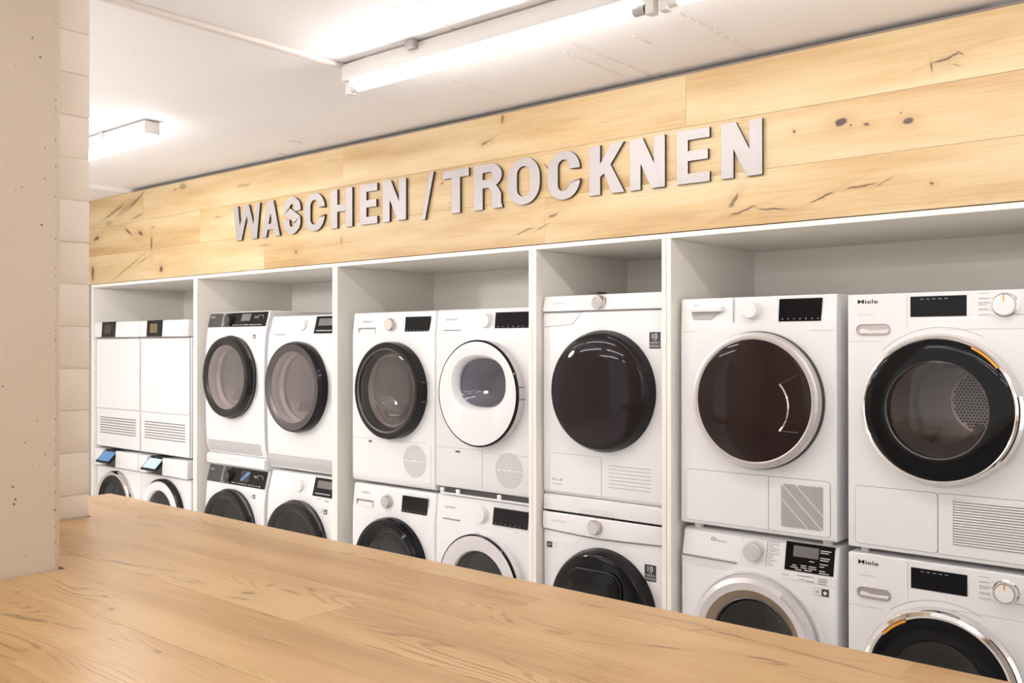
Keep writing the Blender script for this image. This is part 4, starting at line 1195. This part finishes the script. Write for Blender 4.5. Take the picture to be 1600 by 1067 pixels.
    w.add('drawer_front', tilted_quad(.006, .243, .777, fy(.777), .866, fy(.866), .0014), 'white_gloss')
    w.add('drawer_gap', MB().prism([(.004, .7705), (.225, .7690), (.232, .7735), (.004, .7760)], -.0028, .01), 'seam')
    w.add('drawer_grip', MB().prism([(.004, .748), (.09, .738), (.17, .740), (.225, .769), (.004, .771)], -.001, .01), 'off_white')
    w.knob(.290, .822, .034, 'silver_plastic', y=fy(.822) + .001, h=.028)
    o = w.add('display', tilted_quad(.408, .580, .778, fy(.778), .872, fy(.872), .003), 'black_gloss', label='black display')
    w.add('display_screen', tilted_quad(.436, .526, .826, fy(.826), .862, fy(.862), .0036), 'lcd', o)
    mb = MB()
    for (a, b, z) in ((.532, .568, .856), (.532, .560, .849), (.532, .566, .832), (.532, .562, .825), (.495, .512, .816), (.532, .560, .812), (.532, .548, .804), (.436, .450, .797), (.466, .486, .799), (.494, .520, .799),
                      (.430, .456, .790), (.466, .488, .792), (.494, .522, .792), (.532, .552, .790), (.447, .470, .784), (.478, .506, .785), (.532, .566, .783)):
        mb.box(a, b, fy(z) - .0042, fy(z) - .003, z - .0016, z + .0016)
    w.add('printed_text', mb, 'print_light', o)
    mb = MB()
    for i in range(11):
        z = .858 - i * .0078; mb.box(.337, .3395, fy(z) - .0008, fy(z) + .001, z - .0022, z + .0022)
    w.add('programme_dots', mb, 'print_dark')
    mb = MB()
    for i in range(11):
        z = .862 - i * .0078; mb.box(.344, .344 + random.uniform(.016, .042), fy(z) - .0008, fy(z) + .001, z - .0010, z + .0010)
    w.add('printed_text', mb, 'print_grey')
    w.prints([(.455, .515, .765, .003), (.46, .482, .752, .003), (.488, .514, .750, .004), (.40, .425, .760, .002), (.53, .56, .764, .004), (.53, .56, .756, .005), (.53, .557, .748, .003)], 'print_grey', -.0012)
    energy_label(w, .514, .706, s=1.08)
    w.seam(.40, W - .004, .7445, .7455, m='seam_light')
    w.ring('door_surround', [(.253, .001), (.249, -.006), (.240, -.006), (.236, .001)], cx, cz, 'enamel')
    w.drum(cx, cz, .150)
    dr = w.ring('door', [(.232, .003), (.234, -.020), (.228, -.036), (.212, -.044), (.186, -.040)], cx, cz, 'silver_plastic')
    w.ring('door_band', [(.186, -.0405), (.180, -.036), (.156, -.016)], cx, cz, 'bowl_brown', dr)
    w.ring('door_trim', [(.157, -.018), (.152, -.020), (.149, -.014)], cx, cz, 'gunmetal', dr)
    w.glass(cx, cz, .150, -.012, .03, 'glass_dark', dr)
    w.add('door_grip', MB().lathe([(.212, -.0445), (.224, -.052), (.238, -.050), (.242, -.036), (.236, -.020)], cx, cz, 18, math.radians(-22), math.radians(58)), 'silver_plastic', dr, label='raised grip of the door ring')
make_5()
def louvres(m, x0, x1, z0, z1, n):
    fr = m.add('vent_opening', MB().prism(rect(x0, x1, z0, z1), -.0028, .0), 'seam')
    p = (z1 - z0) / n
    for i in range(n):
        z = z0 + p * i
        mb = MB().prism_x([(-.0030, z + p * .30), (-.0062, z + p * .42), (-.0058, z + p * .86), (-.0030, z + p * .98)], x0 + .002, x1 - .002)
        m.add('slat', mb, 'enamel', fr)
def make_6():
    X0, W = -1.187, .596
    def common(m, top, pz, kz, oz, lz, seam_z):
        m.logo('Miele', .034, .100, lz - .0062, lz + .0075, 'print_dark', y=-.0008, bold=.010)
        m.prints([(.036, .085, lz - .042, .0022)], 'print_light')
        m.display(rect(.202, .368, pz[0], pz[1]), y=0, icons=False)
        mb = MB()
        for i in range(5):
            mb.box(.232 + i * .018, .242 + i * .018, -.0028, -.002, pz[1] - .010, pz[1] - .008)
        m.prints([], 'print_grey') if False else None
        m.add('display_print', mb, 'print_grey', m.root.children[-1] if False else None)
        ow = rrect(.030, .140, oz - .018, oz + .018, .0175, 8)
        n = len(ow)
        o = m.add('drawer_handle', MB().bridge([[(x, -.0005, z) for x, z in ow], [(x, -.004, z) for x, z in ow],
              [(x, -.004, z) for x, z in rrect(.033, .137, oz - .015, oz + .015, .0145, 8)], [(x, .006, z) for x, z in rrect(.034, .136, oz - .014, oz + .014, .0135, 8)]]), 'chrome')
        m.add('handle_recess', MB().prism(rrect(.033, .137, oz - .015, oz + .015, .0145, 8), -.0009, .003), 'silver', o)
        m.add('handle_dish', MB().prism([(.040, oz - .010), (.128, oz - .010), (.134, oz + .002), (.120, oz - .002), (.080, oz - .004), (.045, oz + .004)], -.0014, .0), 'white_gloss', o)
        m.knob(.476, kz, .033, 'chrome', 'white_gloss', h=.024, mark='orange')
        for side in (0, 1):
            for i in range(6):
                pass
        m.prints([(.402, .432, kz + .036, .0018), (.402, .430, kz + .020, .0018), (.402, .434, kz + .008, .0026), (.402, .424, kz + .001, .0018), (.402, .432, kz - .012, .0026), (.402, .436, kz - .028, .0018),
                  (.526, .560, kz + .030, .0018), (.526, .566, kz + .010, .0026), (.526, .556, kz - .010, .0018), (.50, .545, kz - .030, .0022)], 'print_grey')
        mb = MB()
        for s_ in (.022, .004, -.016, -.032): mb.box(.402, .452, -.0007, .0, kz + s_ - .0007, kz + s_ + .0002)
        m.add('programme_lines', mb, 'print_light')
        m.seam(.1905, .1915, seam_z + .045, top - .006, m='seam_light'); m.seam(.003, .110, seam_z - .0006, seam_z + .0006, m='seam_light')
        m.seam(.30, W - .003, seam_z + .0354, seam_z + .0366, m='seam_light')
    def front_arc(m, cx, cz, r, a0, a1):
        pts = [(cx + r * math.cos(math.radians(a0 + (a1 - a0) * i / 16)), -.0003, cz + r * math.sin(math.radians(a0 + (a1 - a0) * i / 16))) for i in range(17)]
        m.add('seam', MB().tube(pts, .0009, 5), 'seam_light')
    cx, R = .292, .235
    m = Machine('tumble_dryer', 'dryer with chrome-ringed black glass door and round window, far right', 'dryer', X0, 3.10, .890, W, G_DRY)
    cz = 1.354
    m.body(.890, 1.720, [(cx, cz, .190)], bev=.006)
    common(m, 1.720, (1.643, 1.707), 1.674, 1.604, 1.695, 1.566)
    front_arc(m, cx, cz, R + .020, 62, 135)
    m.drum(cx, cz, .168, y1=.36, holes='plate')
    dr = m.ring('door', [(R - .004, .003), (R, -.006), (R, -.034), (R - .006, -.046), (R - .012, -.048), (R - .016, -.046)], cx, cz, 'chrome')
    m.ring('door_front', [(R - .016, -.0465), (R - .020, -.0485), (.190, -.051), (.158, -.052), (.152, -.0515)], cx, cz, 'black_gloss', dr)
    m.ring('window_edge', [(.1525, -.0525), (.149, -.0515), (.146, -.02)], cx, cz, 'gunmetal', dr)
    m.glass(cx, cz, .151, -.050, -.002, 'glass_tint', dr)
    m.add('door_grip', MB().lathe([(R + .001, -.012), (R + .007, -.016), (R + .007, -.034), (R - .002, -.043)], cx, cz, 16, math.radians(-40), math.radians(12)), 'chrome', dr)
    m.add('glass_sill', MB().lathe([(.150, -.034), (.146, -.030), (.110, .010)], cx, cz, 20, math.radians(200), math.radians(340)), 'gasket', dr)
    m.add('accent', MB().lathe([(R - .014, -.0500), (R - .021, -.0502)], cx, cz, 10, math.radians(37), math.radians(62)), 'orange', dr, label='orange accent stripe')
    p = m.flap('filter_flap', .026, .282, .905, 1.092, .012, 'enamel', gm='seam')
    m.add('flap_button', MB().lathe([(.011, -.0022), (.010, -.0034), (.0001, -.0026)], .258, .985, 20), 'white_gloss', p)
    q = m.flap('grille_panel', .2845, .580, .905, 1.092, .004, 'enamel', gm='seam')
    louvres(m, .328, .560, .938, 1.078, 17)
    for x in (.04, W - .04):
        for y in (.05, .54):
            m.add('foot', MB().prism_z([(x + .014 * math.cos(a), y + .014 * math.sin(a)) for a in [PI / 6 * i for i in range(12)]], .872, .891), 'white_plastic')
    w = Machine('washing_machine', 'washer with chrome-ringed black glass door and orange accent, far right', 'washing machine', X0, 3.10, 0, W, G_WASH)
    cz = .502
    w.body(.015, .872, [(cx, cz, .165)], bev=.006); w.feet(.015)
    common(w, .872, (.785, .850), .816, .746, .843, .700)
    front_arc(w, cx, cz, R + .020, 62, 128)
    w.drum(cx, cz, .150)
    dr = w.ring('door', [(R - .004, .003), (R + .002, -.006), (R + .002, -.030), (R - .006, -.046), (R - .018, -.050), (R - .026, -.046)], cx, cz, 'chrome')
    w.ring('door_front', [(R - .026, -.0465), (R - .034, -.049), (.160, -.047), (.140, -.040)], cx, cz, 'black_gloss', dr)
    w.glass(cx, cz, .142, -.040, .03, 'glass_dark', dr)
    w.add('door_grip', MB().lathe([(R + .001, -.012), (R + .008, -.016), (R + .008, -.034), (R - .002, -.043)], cx, cz, 16, math.radians(5), math.radians(50)), 'chrome', dr)
    w.add('accent', MB().lathe([(R - .022, -.0515), (R - .030, -.0500)], cx, cz, 10, math.radians(116), math.radians(140)), 'orange', dr, label='orange accent stripe')
make_6()
# small dark cable box lying on the domed dryer
bx = tag(obj('cable_plug', MB().box(-2.315, -2.27, 3.20, 3.27, 1.7605, 1.776), 'charcoal', bevel=.004), 'small black plug lying on top of the domed dryer', 'plug')

# ------------------------------------------------------------------ ceiling lamps
def batten(x0, x1, y, label, clips=True):
    t = thing('tube_lamp', label, 'lamp', (x0, y, CEIL), 'fluorescent tube lamps in rows')
    Ln = x1 - x0
    H0 = -.006
    obj('housing', MB().box(0, Ln, -.030, .030, H0 - .060, H0), 'lamp_white', t, bevel=.004)
    obj('mounting_strip', MB().box(.04, Ln - .04, -.014, .014, H0 - .001, 0), 'trunking', t)
    for a in (.12, Ln - .15): obj('bracket', MB().box(a, a + .03, -.018, .018, H0, 0), 'lamp_white', t)
    for a in (.004, Ln - .030):
        s_ = obj('socket', MB().box(a, a + .026, -.016, .016, H0 - .108, H0 - .058), 'lamp_white', t, bevel=.003)
        obj('socket_plate', MB().box(a + .004, a + .022, -.018, .018, H0 - .064, H0 - .058), 'lamp_socket', s_)
    ax = lambda r, xa, xb: MB().add(*cyl_x(r, xa, xb))
    tb = obj('tube', ax(.0135, .058, Ln - .075), 'tube_light', t, weld=False)
    obj('tube_cap', ax(.0138, .030, .058), 'lamp_white', tb)
    obj('tube_cap', ax(.0138, Ln - .075, Ln - .030), 'cap_grey', tb)
    obj('cap_ring', ax(.0150, Ln - .036, Ln - .031), 'ring_black', tb)
    if clips:
        for a in (.18, Ln - .42):
            obj('tube_clip', MB().box(a, a + .014, -.010, .010, H0 - .074, H0 - .058), 'cap_grey', t)
    return t
def cyl_x(r, xa, xb, seg=20, zc=-.094):
    vs = []; fs = []
    for x in (xa, xb):
        for i in range(seg):
            a = 2 * PI * i / seg; vs.append((x, r * math.cos(a), zc + r * math.sin(a)))
    for i in range(seg):
        k = (i + 1) % seg; fs.append((i, k, seg + k, seg + i))
    fs += [tuple(range(seg)), tuple(range(2 * seg - 1, seg - 1, -1))]
    return vs, fs
LY = 2.225
lampA = batten(-2.69, -1.378, LY, 'bare fluorescent tube lamp hanging above the second word of the sign')
obj('cable_clip', MB().box(.36, .40, -.056, -.030, -.030, .0), 'box_grey', lampA, bevel=.002)
batten(-1.368, -.06, LY, 'bare fluorescent tube lamp cut off by the top edge of the picture')
def covered(x0, x1, y, label):
    t = thing('covered_lamp', label, 'lamp', (x0, y, CEIL))
    Ln = x1 - x0
    obj('housing', MB().box(0, Ln, -.037, .037, -.066, -.008), 'lamp_white', t, bevel=.003)
    for a in (.15, Ln - .45): obj('bracket', MB().box(a, a + .03, -.012, .012, -.008, 0), 'lamp_white', t)
    pr = [(-.036, -.066), (-.036, -.088), (-.024, -.100), (.024, -.100), (.036, -.088), (.036, -.066)]
    obj('diffuser', MB().prism_x(pr, .002, Ln - .002), 'diffuser_light', t)
    obj('cover_clip', MB().box(Ln - .42, Ln - .39, -.041, -.036, -.040, -.004), 'cap_grey', t)
    return t
covered(-5.35, -4.02, 2.19, 'covered white strip lamp on the ceiling beside the block wall')
for y, xs in ((.80, (-4.32,)), (-.8, (-5.9, -4.4, -2.9, -1.4, .1)), (-2.6, (-5.9, -4.4, -2.9, -1.4, .1))):  # the single one by the block wall is added to brighten the counter
    for x0 in xs:
        batten(x0, x0 + 1.335, y, 'bare fluorescent tube lamp on the ceiling out of view', False)
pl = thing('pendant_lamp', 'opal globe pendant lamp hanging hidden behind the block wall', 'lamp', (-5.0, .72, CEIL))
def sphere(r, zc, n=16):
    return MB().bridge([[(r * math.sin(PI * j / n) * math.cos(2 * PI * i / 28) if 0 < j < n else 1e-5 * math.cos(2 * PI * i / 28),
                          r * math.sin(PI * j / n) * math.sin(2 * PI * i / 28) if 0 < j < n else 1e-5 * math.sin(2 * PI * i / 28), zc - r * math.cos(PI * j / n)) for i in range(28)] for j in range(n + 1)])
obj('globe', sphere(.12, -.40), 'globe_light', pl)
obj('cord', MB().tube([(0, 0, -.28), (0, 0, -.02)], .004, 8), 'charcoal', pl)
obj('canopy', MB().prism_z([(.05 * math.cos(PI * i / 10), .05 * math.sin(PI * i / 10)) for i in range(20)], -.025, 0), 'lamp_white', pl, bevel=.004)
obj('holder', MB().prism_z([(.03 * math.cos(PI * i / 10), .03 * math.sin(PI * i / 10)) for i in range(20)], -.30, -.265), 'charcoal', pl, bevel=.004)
# cable trunking on the ceiling running to the lamp
ct = tag(obj('cable_trunking', MB().box(-2.712, -2.682, .2, 2.255, CEIL - .016, CEIL), 'trunking', bevel=.002), 'pale cable trunking crossing the ceiling to the tube lamp', 'cable duct')
